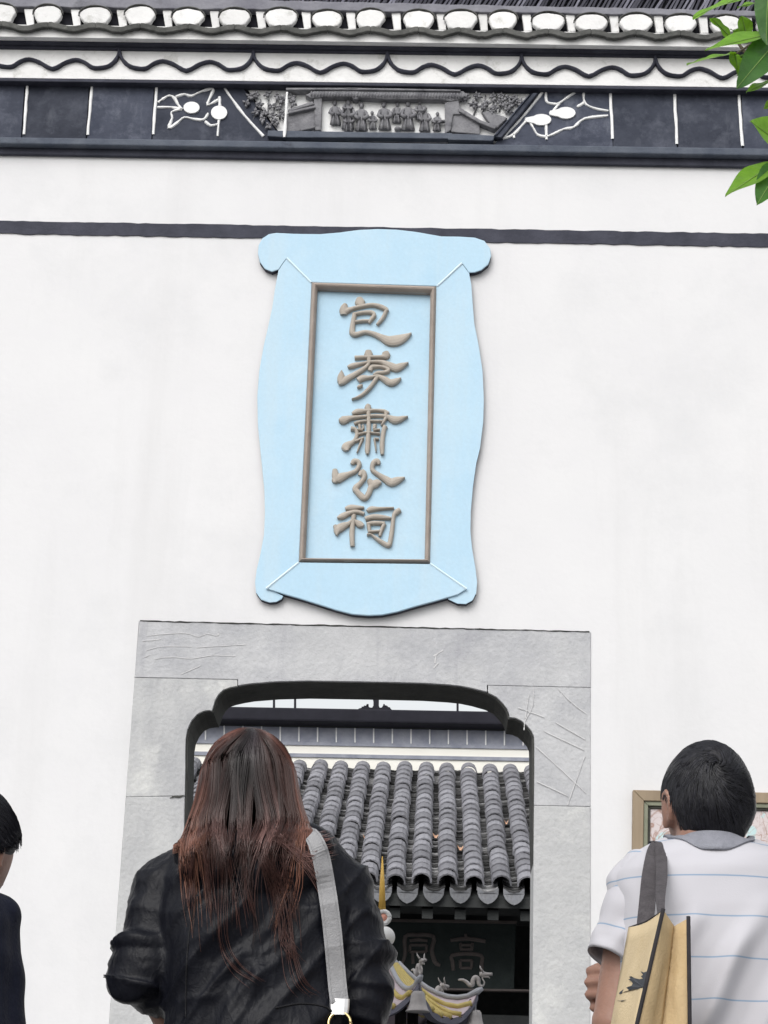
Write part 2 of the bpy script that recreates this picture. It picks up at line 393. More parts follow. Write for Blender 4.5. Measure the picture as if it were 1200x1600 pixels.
# ---- carved brick relief in the middle of the frieze
cb = [(380, LN(fr_top, 380) + 1), (834, LN(fr_top, 834) + 1), (778, LN(fr_bot, 778) - 6), (445, LN(fr_bot, 445) - 6)]
rel = obj('carved_relief', MB().px(cb, YW - 0.012, YW - 0.005), 'line_paint', gw)
def relpoly(pts, org, sc, p, p0=0.011, bev=0.004, name='carved_slab', material='carving'):
    o = obj(name, MB().px([(org[0] + x / sc, org[1] + y / sc) for x, y in pts], YW - p, YW - p0), material, rel)
    if bev: bevel(o, bev)
    return o
A, B_, Cc = (360, 130), (540, 130), (690, 130)
relpoly([(520,40),(1200,40),(1200,62),(800,60),(520,62)], A, 6, 0.06)                               # eave strip of the carved pavilion
relpoly([(700,110),(780,72),(1205,66),(1200,150),(1150,150),(1140,125),(870,128),(760,140)], A, 6, 0.052)
relpoly([(0,70),(1000,78),(1100,70),(1150,110),(1060,150),(980,170),(900,150),(820,150),(640,150),(400,150),(0,125)], B_, 6, 0.05)
relpoly([(0,38),(1080,58),(1080,74),(0,60)], B_, 6, 0.06)
relpoly([(530,285),(800,235),(800,415),(640,450),(525,470)], A, 6, 0.036)                           # left building
relpoly([(540,240),(560,235),(770,165),(790,195),(560,262),(540,268)], A, 6, 0.05)
relpoly([(540,285),(545,262),(790,205),(800,228)], A, 6, 0.056)
relpoly([(780,140),(860,130),(850,440),(795,440)], A, 6, 0.045)
relpoly([(930,180),(1060,150),(1080,290),(1010,290),(985,440),(930,470)], B_, 6, 0.045)             # right building
relpoly([(80,275),(160,235),(360,365),(360,480),(90,455)], Cc, 6, 0.036)
relpoly([(155,232),(175,225),(370,345),(520,395),(500,430),(350,370),(160,262)], Cc, 6, 0.054)
relpoly([(380,275),(430,258),(620,320),(500,440),(440,360)], Cc, 6, 0.04)
relpoly([(860,88),(905,88),(560,510),(480,500)], Cc, 6, 0.05, material='frieze')
relpoly([(795,130),(840,92),(520,480),(490,490)], Cc, 6, 0.058, material='frieze')
relpoly([(350,440),(1210,455),(1210,510),(520,508),(345,495)], A, 6, 0.05, material='ledge')        # sill
relpoly([(118,455),(1000,465),(1000,520),(118,510)], B_, 6, 0.05, material='ledge')
relpoly([(60,470),(360,480),(500,490),(480,540),(60,530)], Cc, 6, 0.052, material='ledge')
def carve(name, build):
    mb = MB(); build(mb); return obj(name, mb, 'carving', rel, smooth=True)
def cpt(org, x, y, y0=.022): return at(org[0] + x / 6, org[1] + y / 6, YW - y0)
KZ = 1 / (6 * 335)
def figure(org, x, y, s, lean=0.0, arms=1):     # a robed figure: hat, head, shoulders, bell of the robe, sleeves
    def b(mb):
        q = lambda dx, dy, d=.022: cpt(org, x + dx * s, y + dy * s, d)
        k = KZ * s
        mb.ball(q(lean * 20, 5), (22 * k, 20 * k + .003, 27 * k), 12, 8)
        mb.loft([(q(lean * 20, -8), Vector((30 * k, 0, 0)), Vector((0, 20 * k, 0))), (q(lean * 20, -16), Vector((27 * k, 0, 0)), Vector((0, 19 * k, 0))), (q(lean * 22, -40), Vector((15 * k, 0, 0)), Vector((0, 11 * k, 0)))], 10)
        mb.loft([(q(lean * 14, 34), Vector((20 * k, 0, 0)), Vector((0, 14 * k, 0))), (q(lean * 10, 48), Vector((48 * k, 0, 0)), Vector((0, 20 * k, 0))), (q(lean * 6, 100), Vector((44 * k, 0, 0)), Vector((0, 26 * k, 0))), (q(0, 130), Vector((40 * k, 0, 0)), Vector((0, 24 * k, 0))),
                 (q(0, 190), Vector((54 * k, 0, 0)), Vector((0, 27 * k, 0))), (q(0, 250), Vector((66 * k, 0, 0)), Vector((0, 30 * k, 0)))], 12)
        for sx in (-1, 1):
            if arms: mb.tube([q(lean * 10 + sx * 44, 56, .026), q(sx * 66, 104, .036), q(sx * 22, 128, .046)], [15 * k, 20 * k, 24 * k], 8)
            mb.tube([q(sx * 22, 140, .042), q(sx * 28, 200, .044), q(sx * 34, 252, .046)], [6 * k, 8 * k, 10 * k], 6)
    return carve('carved_figure', b)
for x, y, s_, l in ((985, 190, .80, -.4), (1100, 165, .60, .2)): figure(A, x, y, s_, l)
for x, y, s_, l in ((1108, 285, .66, -.3),): figure(A, x, y, s_, l)
for x, y, s_, l in ((148, 215, .92, 0), (368, 205, .92, -.5), (585, 195, .98, 0), (478, 205, .66, .5), (695, 185, .62, 0), (742, 245, .82, -.2)): figure(B_, x, y, s_, l)
for x, y, s_, l in ((255, 285, .58, -.5), (22, 190, .95, .2), (855, 295, .60, .5)): figure(B_, x, y, s_, l)
carve('carved_table', lambda mb: mb.loft([(cpt(B_, 880 + dx, 360, .03), Vector((0, 0, 12 * KZ)), Vector((0, .014, 0))) for dx in (-75, -40, 0, 50, 95)], 8))
carve('carved_stool', lambda mb: mb.ball(cpt(B_, 490, 430), (34 * KZ, .015, 24 * KZ), 12, 8))
rr = random.Random(4)
def leafbit(mb, org, x, y, L, wd, a, d):
    n = 7; ring = []
    for i in range(n):
        t = i / (n - 1); w = wd * math.sin(math.pi * min(1, t ** .8)) + 1.2
        c = cpt(org, x + L * t * math.cos(a), y + L * t * math.sin(a), d + .010 * math.sin(math.pi * t)); q = Vector((math.sin(a), 0, math.cos(a)))
        ring.append((c, q * (w * KZ), Vector((0, .006, 0))))
    mb.loft(ring, 7)
for org, pl in ((A, [(150,190),(265,205),(235,110),(345,105),(330,280),(385,215),(440,120),(390,300),(300,340),(360,395),(480,290),(240,275),(490,160),(570,130),(590,185),(420,360),(190,130),(450,230)]),
                (Cc, [(300,200),(230,130),(330,120),(420,190),(480,130),(560,180),(620,140),(650,200),(690,140),(500,230),(390,215),(724,180),(620,260),(470,255),(560,120),(600,215)])):
    for (x, y) in pl:
        def b(mb, x=x, y=y, org=org):
            n = rr.randint(4, 6); a0 = rr.uniform(0, 6.28)
            for k in range(n): leafbit(mb, org, x, y, rr.uniform(30, 58), rr.uniform(10, 17), a0 + 6.28 * k / n + rr.uniform(-.3, .3), rr.uniform(.020, .032))
            mb.ball(cpt(org, x, y, .034), (10 * KZ, .008, 10 * KZ), 8, 6)
        carve('carved_leaf', b)
for k in range(5):                              # branches behind the leaves
    carve('carved_branch', lambda mb, k=k: mb.tube([cpt(A, 180 + 70 * k, 420 - 20 * k, .016), cpt(A, 230 + 60 * k, 300 - 20 * k, .02), cpt(A, 210 + 75 * k, 150, .018)], [9 * KZ, 7 * KZ, 4 * KZ], 6))
    carve('carved_branch', lambda mb, k=k: mb.tube([cpt(Cc, 300 + 80 * k, 300 - 10 * k, .016), cpt(Cc, 340 + 70 * k, 210, .02), cpt(Cc, 320 + 90 * k, 110, .018)], [9 * KZ, 7 * KZ, 4 * KZ], 6))
def tiles_(mb):
    for k in range(52):
        x = 760 + k * 28.5; mb.tube([cpt(A, x, 78 + (x - 760) * .012, .062), cpt(A, x - 3, 122 + (x - 760) * .012, .060)], 7 * KZ, 6)
carve('carved_eave_tiles', tiles_)

# ---- scalloped moulding under the cornice
prof = [(0,0),(1.5,9),(7,18.5),(17,26.5),(30,29.5),(42,29),(54,21.5),(68,17.5),(84,22),(97,29.5),(104.5,32)]
prof2 = [tuple(q) for q in spline(prof, 3)]; prof = prof2 + [(209 - x, y) for x, y in prof2[::-1][1:]]
cusps = [-440, -231, -22, 187, 396, 606, 815, 1024, 1233, 1442]
for cx in cusps:
    top = LN((77, 93.5), cx)
    pts = []
    for x, y in prof: pts.append((at(cx + x, top + y - 1 + x * 0.0135, YW - 0.031), 0.0084 + random.uniform(-.001, .001)))
    obj('scallop_moulding', MB().stroke(pts, 0, 0.022, 4), 'dark_trim', gw)

# ---- eave course: plastered tile ends, wavy pan tiles, little mortar blocks
YE = YW - 0.125
dom = [2, 75, 149, 219, 294, 367, 439, 511, 579, 654, 720, 786, 857, 924, 994, 1064, 1134]
dom = [2 - 73 * k for k in range(5, 0, -1)] + dom + [1134 + 70 * k for k in range(1, 7)]
band('eave_back', (4, 21), (40, 56), 0.07, 'far_black')  # near-black plate paints the shade in the hollows between tile ends
band('eave_course', (-9, 17), (9.5, 25), 0.118, 'tile', bev=0.005, jag=5)
for i, cx in enumerate(dom):
    yt = LN((8.0, 25.0), cx); yb = LN((36.0, 52), cx) ; w = 24.5 + random.uniform(-2.4, 2.0)
    yt += random.uniform(-2.0, 1.6)
    e = [(cx - w, yt + 13), (cx - w * .93, yt + 7), (cx - w * .72, yt + 2.5), (cx - w * .38, yt + .3), (cx, yt - .5), (cx + w * .38, yt + .3), (cx + w * .72, yt + 2.5), (cx + w * .93, yt + 7), (cx + w, yt + 13),
         (cx + w * .86, yt + 18), (cx + w * .66, yb - 3 + random.uniform(-1, 1)), (cx + w * .3, yb - .5), (cx, yb), (cx - w * .35, yb - .3), (cx - w * .7, yb - 3 + random.uniform(-1, 1)), (cx - w * .88, yt + 18)]
    bevel(obj('tile_end', MB().px([(x + random.uniform(-1.1, 1.1), y + random.uniform(-.9, .9)) for x, y in e], YE, YE + 0.03), 'white_paint', gw), 0.008, 3)
    arc = [(at(cx + (w + 1) * math.cos(t), yt + 13 - 14.2 * math.sin(t), YE + 0.006), 0.0030) for t in np.linspace(-0.1, math.pi + .1, 13)]
    obj('cover_tile_rim', MB().stroke(arc, 0, 0.012, 3), 'tile_edge', gw)
    if i + 1 < len(dom):
        nx = dom[i + 1]; g0 = (cx + nx) / 2; off = 6.5 - 8 * g0 / 1200
        yt2 = LN((15, 28), g0); yb2 = LN((38, 52.5), g0)
        q = [(g0 + off - 7.5, yt2 - 2), (g0 + off + 7, yt2 - 2), (g0 + off + 8.5 + random.uniform(-1, 1), yb2), (g0 + off - 3, yb2 + 1)]
        bevel(obj('mortar_block', MB().px(q, YE + 0.02, YE + 0.05), 'white_paint', gw), 0.004)
        base = LN((38.5, 54), g0); base0 = LN((38.5, 54), cx); base1 = LN((38.5, 54), nx)
        ts = np.linspace(0, 1, 15); yc = [LN((40.2, 56), cx + (nx - cx) * t) - 3.2 * math.cos(2 * math.pi * t) + random.uniform(-.5, .5) for t in ts]
        wav = [(cx + (nx - cx) * t, y - 4.6) for t, y in zip(ts, yc)] + [(cx + (nx - cx) * t, y + 4.0 + random.uniform(-.4, .4)) for t, y in zip(ts, yc)][::-1]
        bevel(obj('pan_tile', MB().px(wav, YE - 0.012, YE + 0.012), 'tile_edge', gw), 0.004)
# the coping behind the eave: tile slope and a ridge of tiles on edge
zc = at(600, 8, YW - .2).z
cop = MB()
cop.add([(XL, YE + .06, zc - .06), (XR, YE + .06, zc - .06), (XR, YW + .14, zc + .06), (XL, YW + .14, zc + .06), (XR, YW + .6, zc - .1), (XL, YW + .6, zc - .1)], [(0, 1, 2, 3), (3, 2, 4, 5)])
cop.add([(XL, YE + .08, zc - .11), (XR, YE + .08, zc - .11), (XR, YW + .6, zc - .16), (XL, YW + .6, zc - .16)], [(0, 1, 2, 3)])
obj('coping', cop, 'tile', gw)
rt = MB()
x = -330.0
YR_ = YW + 0.02
rr = random.Random(9)
while x < 1500:
    yb = LN((-6, 19), x); a = at(x, yb + 3, YR_); lean = 0.030 + rr.uniform(-.006, .006); h = 0.16; th = 0.0115 + rr.uniform(-.002, .003); dy = rr.uniform(0, .012)
    ton = rr.choice([(.5,.5,.55), (.7,.7,.75), (1,1,1.05), (1.9,1.9,1.95)])
    rt.add([(a.x, a.y + dy, a.z), (a.x + th, a.y + dy, a.z), (a.x + th + lean * 2.6, a.y + dy, a.z + h), (a.x + lean * 2.6, a.y + dy, a.z + h),
            (a.x, a.y + .16, a.z), (a.x + th, a.y + .16, a.z), (a.x + th + lean * 2.6, a.y + .16, a.z + h), (a.x + lean * 2.6, a.y + .16, a.z + h)],
           [(0, 1, 2, 3), (5, 4, 7, 6), (4, 0, 3, 7), (1, 5, 6, 2), (3, 2, 6, 7)], ton)
    x += 6.0 + rr.uniform(-1.2, 2.0)
mat('ridge_tile', (0.06, 0.06, 0.075), (0.11, 0.11, 0.13), 12, 0.85, 0.3, 60, attr='tone')
tag(obj('ridge_tiles', rt, 'ridge_tile', gw), kind='stuff')
obj('ridge_cap', MB().box(XL, XR, YW + .005, YW + .215, at(600, 9, YR_).z + .19, at(600, 9, YR_).z + .26), 'tile_edge', gw)
obj('ridge_bed', MB().box(XL, XR, YW + .2, YW + .26, zc, zc + .2), 'tile_edge', gw)

# ---- stone doorway
arch = [(289.4,1200),(289.4,1175),(290,1154),(292.5,1140),(299,1126),(307.5,1116),(317.5,1111),(326,1109.5),(331,1110.5),(333,1104),(336,1094),(341,1085),(349,1077.5),(360,1073.8),(375,1070.5),(390,1068),(430,1064.8),(480,1063.5),(540,1064.5),(600,1065.5),(660,1067),(700,1069.5),(720,1071.5),(740,1075.6),(762.5,1082),(776,1089),(786,1099),(792.5,1107.5),(795.6,1115),(796,1120.6),(805,1121.5),(815,1126),(824,1134),(830.6,1142),(834.4,1150),(835,1162.5),(835,1200)]
aL = down_to(at(289.4, 1200, YW), at(281.5, 1600, YW), TZ); aR = down_to(at(835, 1200, YW), at(831.5, 1600, YW), TZ)
sf = obj('stone_doorway', MB().prism([aL + Vector((0, 0.0, 0)), aR, aR + Vector((0, 0, .05)), aL + Vector((0, 0, .05))], YW + TH), 'stone', gw)   # threshold slab
P = lambda x, y, p=0.004: at(x, y, YW - p)
def stone(pts, p=0.004, material='stone', name='stone'):
    o = obj(name, MB().prism([P(x, y, p) if not isinstance(x, Vector) else x for x, y in pts], YW + TH - 0.003), material, sf)
    md = bevel(o, 0.002, 2)
    return o
def edge_l(y): t = (y - 971) / (1600 - 971); return 217 + (170 - 217) * t
def edge_r(y): t = (y - 988) / (1600 - 988); return 923 + (922 - 923) * t
def jamb_l(y): return 289.4 - (y - 1200) * 7.9 / 400
def jamb_r(y): return 835 - (y - 1200) * 3.5 / 400
yl = lambda x: 1058 + (x - 213) * 16 / 709
# lintel in one piece, its lower edge notched where the arch rises into it
low = [(x, y) for x, y in arch if 430 <= x <= 720]
stone([(217.5, 971), (923, 988), (edge_r(1074), yl(922)), (761, yl(761))] + [(761, 1081)] + [(740, 1075.6)] + low[::-1] + [(390, 1068), (372, 1071)] + [(372, yl(372)), (edge_l(1058), yl(211))], 0.006)
i0 = arch.index((375,1070.5)); i1 = arch.index((762.5,1082))
stone([(edge_l(1058.7), 1058.7), (371, yl(371) + .5), (371, 1071.8)] + arch[:i0][::-1] + [(jamb_l(1243), 1243), (edge_l(1245), 1245)], 0.004, 'stone_worn')
stone([(762.5, yl(762) + .5), (edge_r(1075), yl(922) + .5), (edge_r(1260), 1260), (jamb_r(1258), 1258)] + arch[i1 + 1:][::-1] + [(762.5, 1082.2)], 0.004)
stone([(jamb_r(1258.6), 1258.6), (edge_r(1260.6), 1260.6), (edge_r(1605), 1605), (jamb_r(1603), 1603)], 0.006, 'stone_worn')
def lower(l_out, l_in, y0, left):
    a = P(l_out(y0 + 1.2), y0 + 1.2); b = P(l_in(y0), y0)
    a2 = fBL if left else fBR; b2 = aL if left else aR
    pts = [a, b, Vector((b2.x, a.y, TZ)), Vector((a2.x, a.y, TZ))]
    bevel(obj('stone', MB().prism(pts, YW + TH - 0.003), 'stone_worn' if left else 'stone', sf), 0.0035)
lower(edge_l, jamb_l, 1243.8, True); lower(edge_r, jamb_r, 1605, False)
# added lining: the shade under the arch put into a dark colour
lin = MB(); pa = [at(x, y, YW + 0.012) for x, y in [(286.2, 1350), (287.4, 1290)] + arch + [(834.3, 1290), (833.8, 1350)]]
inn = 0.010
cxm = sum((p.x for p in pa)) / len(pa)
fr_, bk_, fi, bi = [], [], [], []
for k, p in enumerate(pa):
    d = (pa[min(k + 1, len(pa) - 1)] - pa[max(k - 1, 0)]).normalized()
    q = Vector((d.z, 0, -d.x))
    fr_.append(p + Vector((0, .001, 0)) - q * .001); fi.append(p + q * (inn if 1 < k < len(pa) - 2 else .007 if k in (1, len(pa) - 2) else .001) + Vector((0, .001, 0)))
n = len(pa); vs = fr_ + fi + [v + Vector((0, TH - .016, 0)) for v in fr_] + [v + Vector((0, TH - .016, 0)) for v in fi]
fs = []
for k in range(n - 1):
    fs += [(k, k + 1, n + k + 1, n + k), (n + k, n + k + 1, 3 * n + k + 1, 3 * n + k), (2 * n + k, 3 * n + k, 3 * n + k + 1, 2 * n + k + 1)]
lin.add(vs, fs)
obj('arch_shade_lining', lin, 'arch_shade_and_joints', sf, recalc=True)
# scratches, streaks and a crack on the stone
sc_ = MB()
def scratch(pts, w=0.0022, p=0.0075): sc_.stroke([(P(x, y, p), w * random.uniform(.5, 1.1)) for x, y in [tuple(q) for q in spline(pts, 4)]], 0, 0.0008, 2)
O2 = lambda pts: [(520 + x / 2.727, 950 + y / 2.727) for x, y in pts]
O1 = lambda pts: [(170 + x / 3.077, 950 + y / 3.077) for x, y in pts]
for s in ([(855,340),(850,420),(820,480),(815,520)], [(790,425),(900,465)], [(960,345),(1020,405),(1080,450)], [(950,488),(1075,560)], [(900,525),(1070,605)],
          [(865,590),(985,700),(1080,790)], [(870,740),(1000,800)], [(1075,630),(1035,740),(1000,840)], [(835,370),(820,470)]): scratch(O2(s), 0.0026)
for s in ([(180,135),(270,125),(370,122),(430,138),(470,125),(520,133),(530,120)], [(180,205),(260,185),(400,186)], [(220,245),(300,236),(400,243),(500,228),(610,232)], [(345,320),(440,278)],
          [(160,160),(250,150)], [(165,240),(200,225)], [(420,190),(560,182),(660,175)]): scratch(O1(s), 0.0021)
for s in ([(430,205),(470,180)], [(450,235),(430,255)], [(440,200),(435,235)]): scratch(O2(s), 0.004)
obj('chalk_scratches', sc_, 'chalk', sf)
crk = MB(); crk.stroke([(P(x, y, .0075), w) for x, y, w in ((265,1247,.001),(272,1244.5,.004),(280,1245,.0045),(287,1243,.003))], 0, 0.001, 2)
obj('chipped_joint', crk, 'arch_shade_and_joints', sf)
# dirt line on top of the lintel
obj('lintel_top_joint', MB().stroke([(P(x, 971 + (x - 217) * 17 / 706 - .8 + random.uniform(-.5, .5), .007), .0018 + random.uniform(0, .0022)) for x in range(219, 922, 9)], 0, 0.003, 2), 'arch_shade_and_joints', sf)

# ================================================================== NAME PLAQUE
YP = YW - 0.033
pq = thing('name_plaque', 'pale blue scalloped name plaque with five raised brown characters above the doorway', 'plaque', (at(580, 660, YW).x, YP, at(580, 955, YW).z))
topb = [(435,421),(425,424.5),(414,420),(406,409),(403,396),(404,383),(410,372),(420,365.5),(432,363.5),(460,365),(500,365.5),(530,363),(560,359),(590,357.5),(620,358.5),(650,362),(690,369),(720,369.5),(742,371),(757,376),(766,388),(767.5,400),(763,413),(752,422),(742,425.5),(733,426),(722,411),(682,447),(487,441),(448,403)]
rightb = [(733,427),(736.5,445),(739,480),(741,505),(748,540),(754,580),(756,625),(755,660),(750,700),(744,725),(739,760),(735.5,800),(735,830),(738,860),(743,888),(745.5,910),(744,927),(738,938),(728,943.5),(715,943),(700,936),(700,915),(671.3,880.6),(671.5,880.6),(681.6,447.6),(722,412.5)]
leftb = [(435,422),(447.5,404.5),(487,442),(467,878),(417,919),(443,931),(440,936),(432,940.5),(421,941.5),(408,937),(400,926),(398.5,910),(401,890),(407,865),(412.5,835),(414,800),(413,765),(408,715),(403,665),(402,620),(405,580),(412,540),(419,510),(425.5,480),(429,455)]
botb = [(467.5,878.6),(671,881),(729.5,920),(715,929),(680,939),(650,947),(620,956),(597,960.5),(575,961.5),(550,959.5),(525,953),(500,945),(470,935.5),(445,928.5),(415.5,919.5)]
YB_ = YP + .007
for nm, pts, d in (('top_board', topb, 0), ('side_board', leftb, .002), ('side_board', rightb, .002), ('bottom_board', botb, -.008)):
    o = obj(nm, MB().px(pts, YP + d, YB_), 'blue_paint', pq); bevel(o, 0.003, 2)
    obj('board_edge', MB().prism([at(x, y, YP + d) + Vector((0, YB_ + .0005 - YP - d, 0)) for x, y in pts], YW - .0005), 'dark_trim', pq)
ip = [(486,440),(683,446),(672.5,881),(466,879)]
obj('inscription_panel', MB().px(ip, YP + .024, YP + .031), 'blue_paint', pq)
for a, b in (((448,403),(486,441)), ((722,411),(683,447)), ((467,878.5),(416,919.5)), ((672,880.5),(729,920))):
    d = .004 if a[1] < 800 else -.014
    obj('mitre_joint', MB().stroke([(at(a[0] + (b[0] - a[0]) * t, a[1] + (b[1] - a[1]) * t, YP + (-.0005 if a[1] < 800 else -.0095)), .0046) for t in (0, .33, .66, 1)], 0, 0.003, 2), 'mitre_glint_blue', pq)
cor = [(487,441),(682,447.5),(672,880),(467,878)]; icor = [(496,451.5),(672.5,458),(663.5,874),(477,872)]
for k in range(4):
    a, b, c, d = cor[k], cor[(k + 1) % 4], icor[(k + 1) % 4], icor[k]
    q = MB(); ya = YP - .016
    L = 6; ring = []
    for s_ in range(2):
        o_, i_ = ((a, d), (b, c))[s_]
        for j in range(L + 1):
            t = j / L
            p2 = (o_[0] + (i_[0] - o_[0]) * t, o_[1] + (i_[1] - o_[1]) * t)
            v = at(*p2, YP); v.y = YP + .012 - .030 * math.sin(math.pi * (.12 + .76 * t))
            ring.append(v)
        v = ring[-1].copy(); v.y = YP + .025; ring.append(v)
        v = ring[s_ * (L + 3)].copy(); v.y = YP + .025; ring.append(v)
    nn = L + 3
    q.add(ring, [(j, (j + 1) % nn, nn + (j + 1) % nn, nn + j) for j in range(nn)] + [tuple(range(nn - 1, -1, -1)), tuple(range(nn, 2 * nn))])
    obj('frame_moulding', q, 'taupe', pq)
CH = [  # strokes: (x, y, width) in 6x zooms of the photograph
 ((500, 440), [[(240,220,40),(225,265,80),(222,318,60)], [(225,292,70),(300,264,40),(370,245,38),(480,227,38),(560,240,44),(618,268,44),(632,288,30)],
   [(368,160,50),(375,198,95),(388,240,50)], [(622,278,36),(600,330,38),(570,375,34),(535,413,26)],
   [(330,312,34),(420,297,36),(490,300,42),(508,328,40),(480,365,36),(458,398,26)], [(330,387,30),(400,377,32),(465,377,28)],
   [(326,306,42),(312,380,46),(304,440,50),(306,490,56),(340,504,48),(420,482,42),(500,497,46),(580,532,62),(650,562,98),(720,558,106),(790,532,74),(856,494,14)]]),
 ((500, 440), [[(455,655,55),(455,690,78),(460,735,42),(450,790,36),(390,840,42),(310,887,52),(240,928,62),(200,953,66),(186,978,20)], [(204,845,12),(200,895,68),(194,950,58)],
   [(325,722,40),(400,718,36),(500,716,32),(580,714,40),(618,700,78),(612,668,60)],
   [(262,812,30),(310,795,50),(400,776,30),(480,762,30),(570,762,42),(640,787,62),(710,816,78),(770,796,60),(828,770,12)],
   [(468,845,45),(490,810,46),(560,806,32),(620,820,36),(640,845,40),(600,860,36),(540,865,36),(505,885,28)],
   [(356,935,55),(400,912,58),(470,906,32),(540,896,36),(600,920,56),(660,955,68),(710,942,58),(758,915,20)],
   [(540,898,42),(500,960,38),(440,1032,36),(370,1086,30),(298,1112,12)], [(350,1002,16),(372,992,36),(398,980,20)]]),
 ((500, 620), [[(458,82,40),(450,108,64),(455,150,40),(456,300,40),(450,420,44),(445,500,46),(445,545,26)],
   [(305,168,34),(350,147,54),(420,140,40),(520,135,28),(600,142,34),(645,162,26)], [(612,150,30),(622,190,36),(600,240,26),(575,276,16)],
   [(178,225,26),(215,227,80),(290,206,46),(400,196,30),(520,186,30),(620,192,36),(690,222,74),(740,220,62),(780,206,42),(824,195,12)],
   [(322,262,32),(380,242,30),(460,236,22),(550,236,26),(602,236,20)],
   [(290,305,46),(330,312,36),(346,345,36),(340,392,36),(310,432,40),(265,456,64),(245,482,86),(252,514,36)],
   [(614,282,48),(600,312,42),(586,400,42),(582,480,44),(585,550,30)],
   [(345,318,20),(402,320,24)], [(370,268,26),(375,312,26)], [(403,275,22),(406,312,22)], [(515,268,36),(510,310,30)], [(500,322,24),(562,316,20)],
   [(345,366,26),(420,346,24),(480,346,24),(562,356,22)], [(330,428,26),(390,402,26),(412,395,20)], [(396,408,26),(370,470,20),(348,532,12)],
   [(508,402,24),(552,406,22)], [(510,402,18),(520,460,18),(526,524,10)]]),
 ((500, 620), [[(300,640,34),(318,612,48),(355,614,46),(368,650,42),(335,702,40),(270,732,48),(200,758,78),(150,785,84),(136,815,30)], [(140,688,44),(145,740,64),(152,800,50)],
   [(552,642,26),(540,612,54),(505,625,52),(490,665,42),(500,702,40),(550,738,44),(620,782,64),(670,808,78),(730,788,66),(795,765,14)],
   [(372,748,36),(400,715,62),(416,760,48),(380,815,42),(335,862,58),(350,897,52),(400,947,58),(428,956,46),(456,912,52),(475,862,54),(500,832,74),(540,815,72),(576,818,18)], [(458,785,40),(490,830,74)]]),
 ((500, 620), [[(238,1058,34),(290,1046,58),(360,1046,40),(414,1048,22)], [(164,1145,22),(210,1126,58),(280,1096,42),(350,1086,40),(414,1106,34)],
   [(322,1112,36),(310,1160,36),(270,1196,42),(210,1222,72),(165,1255,74),(158,1308,14)], [(140,1212,34),(165,1275,50)],
   [(318,1120,42),(306,1200,44),(300,1300,46),(305,1408,40)], [(322,1166,24),(370,1200,64),(408,1218,36)],
   [(444,1080,30),(480,1060,52),(560,1056,32),(694,1050,20)], [(424,1152,44),(500,1132,48),(580,1136,46),(664,1146,26)],
   [(752,1066,44),(712,1092,50),(690,1130,36),(676,1250,40),(656,1370,42),(640,1398,44),(590,1376,42),(530,1336,32),(480,1300,20),(440,1300,24)],
   [(440,1202,30),(500,1190,38),(608,1194,34)], [(455,1200,36),(466,1278,30)], [(604,1198,36),(576,1260,34),(560,1315,24)], [(466,1272,26),(564,1266,26)]])]
ymid = YP + .024
for org, strokes in CH:
    mb = MB()
    for s in strokes:
        pts = [(at(org[0] + x / 6, org[1] + y / 6, ymid), max(w, 8) / 6 / 2 / 332) for x, y, w in [tuple(q) for q in spline(s, 4)]]
        mb.stroke(pts, 0, 0.020, 6)
    obj('character', mb, 'character_paint', pq, smooth=False)
# ================================================================== FRAMED MAP ON THE WALL (right)
YF = YW - 0.035
mat('frame_wood', (0.20, 0.15, 0.10), (0.30, 0.235, 0.16), 12, 0.6, 0.3, 40, 0.4, stretch=(1, 1, .15))
mat('frame_lip', (0.16, 0.17, 0.12), (0.24, 0.25, 0.19), 20, 0.6)
mat('frame_dark', (0.03, 0.03, 0.025), (0.06, 0.06, 0.05), 20, 0.6)
def map_mat():
    M = bpy.data.materials.new('map_print'); M.use_nodes = True; t = M.node_tree; N = t.nodes; L = t.links; b = N['Principled BSDF']
    tc = N.new('ShaderNodeTexCoord'); b.inputs['Roughness'].default_value = 0.35
    def noise_(sc, det=4, dist=0.0):
        n = N.new('ShaderNodeTexNoise'); n.inputs['Scale'].default_value = sc; n.inputs['Detail'].default_value = det; n.inputs['Distortion'].default_value = dist
        L.new(tc.outputs['Object'], n.inputs['Vector']); return n
    def ramp(n, stops):
        r = N.new('ShaderNodeValToRGB'); r.color_ramp.elements[0].position = stops[0][0]; r.color_ramp.elements[0].color = (*stops[0][1], 1)
        r.color_ramp.elements[1].position = stops[1][0]; r.color_ramp.elements[1].color = (*stops[1][1], 1)
        for p, c in stops[2:]:
            e = r.color_ramp.elements.new(p); e.color = (*c, 1)
        L.new(n.outputs[0], r.inputs[0]); return r
    base = ramp(noise_(7, 3, .6), [(0.35, (0.52, 0.46, 0.47)), (0.60, (0.56, 0.50, 0.50)), (0.62, (0.42, 0.58, 0.60)), (0.72, (0.50, 0.62, 0.62))])
    ln = ramp(noise_(9, 2, 1.5), [(0.47, (0, 0, 0)), (0.5, (1, 1, 1)), (0.53, (0, 0, 0))])
    ln2 = ramp(noise_(26, 3, 1.0), [(0.46, (0, 0, 0)), (0.5, (.8, .8, .8)), (0.53, (0, 0, 0))])
    prev = base.outputs[0]
    for f, c in ((ln, (0.30, 0.17, 0.13)), (ln2, (0.40, 0.31, 0.29))):
        mx = N.new('ShaderNodeMix'); mx.data_type = 'RGBA'; L.new(f.outputs[0], mx.inputs[0]); L.new(prev, mx.inputs[6]); mx.inputs[7].default_value = (*c, 1); prev = mx.outputs[2]
    L.new(prev, b.inputs['Base Color'])
    MATS['map_print'] = M
map_mat()
fo = [at(989, 1234, YF), at(1290, 1240, YF), at(1290, 1470, YF), at(986.5, 1466, YF)]
fm = thing('framed_map', 'wooden framed map with pinkish ground hanging on the white wall behind the man', 'picture', (fo[3].x, YF, fo[3].z))
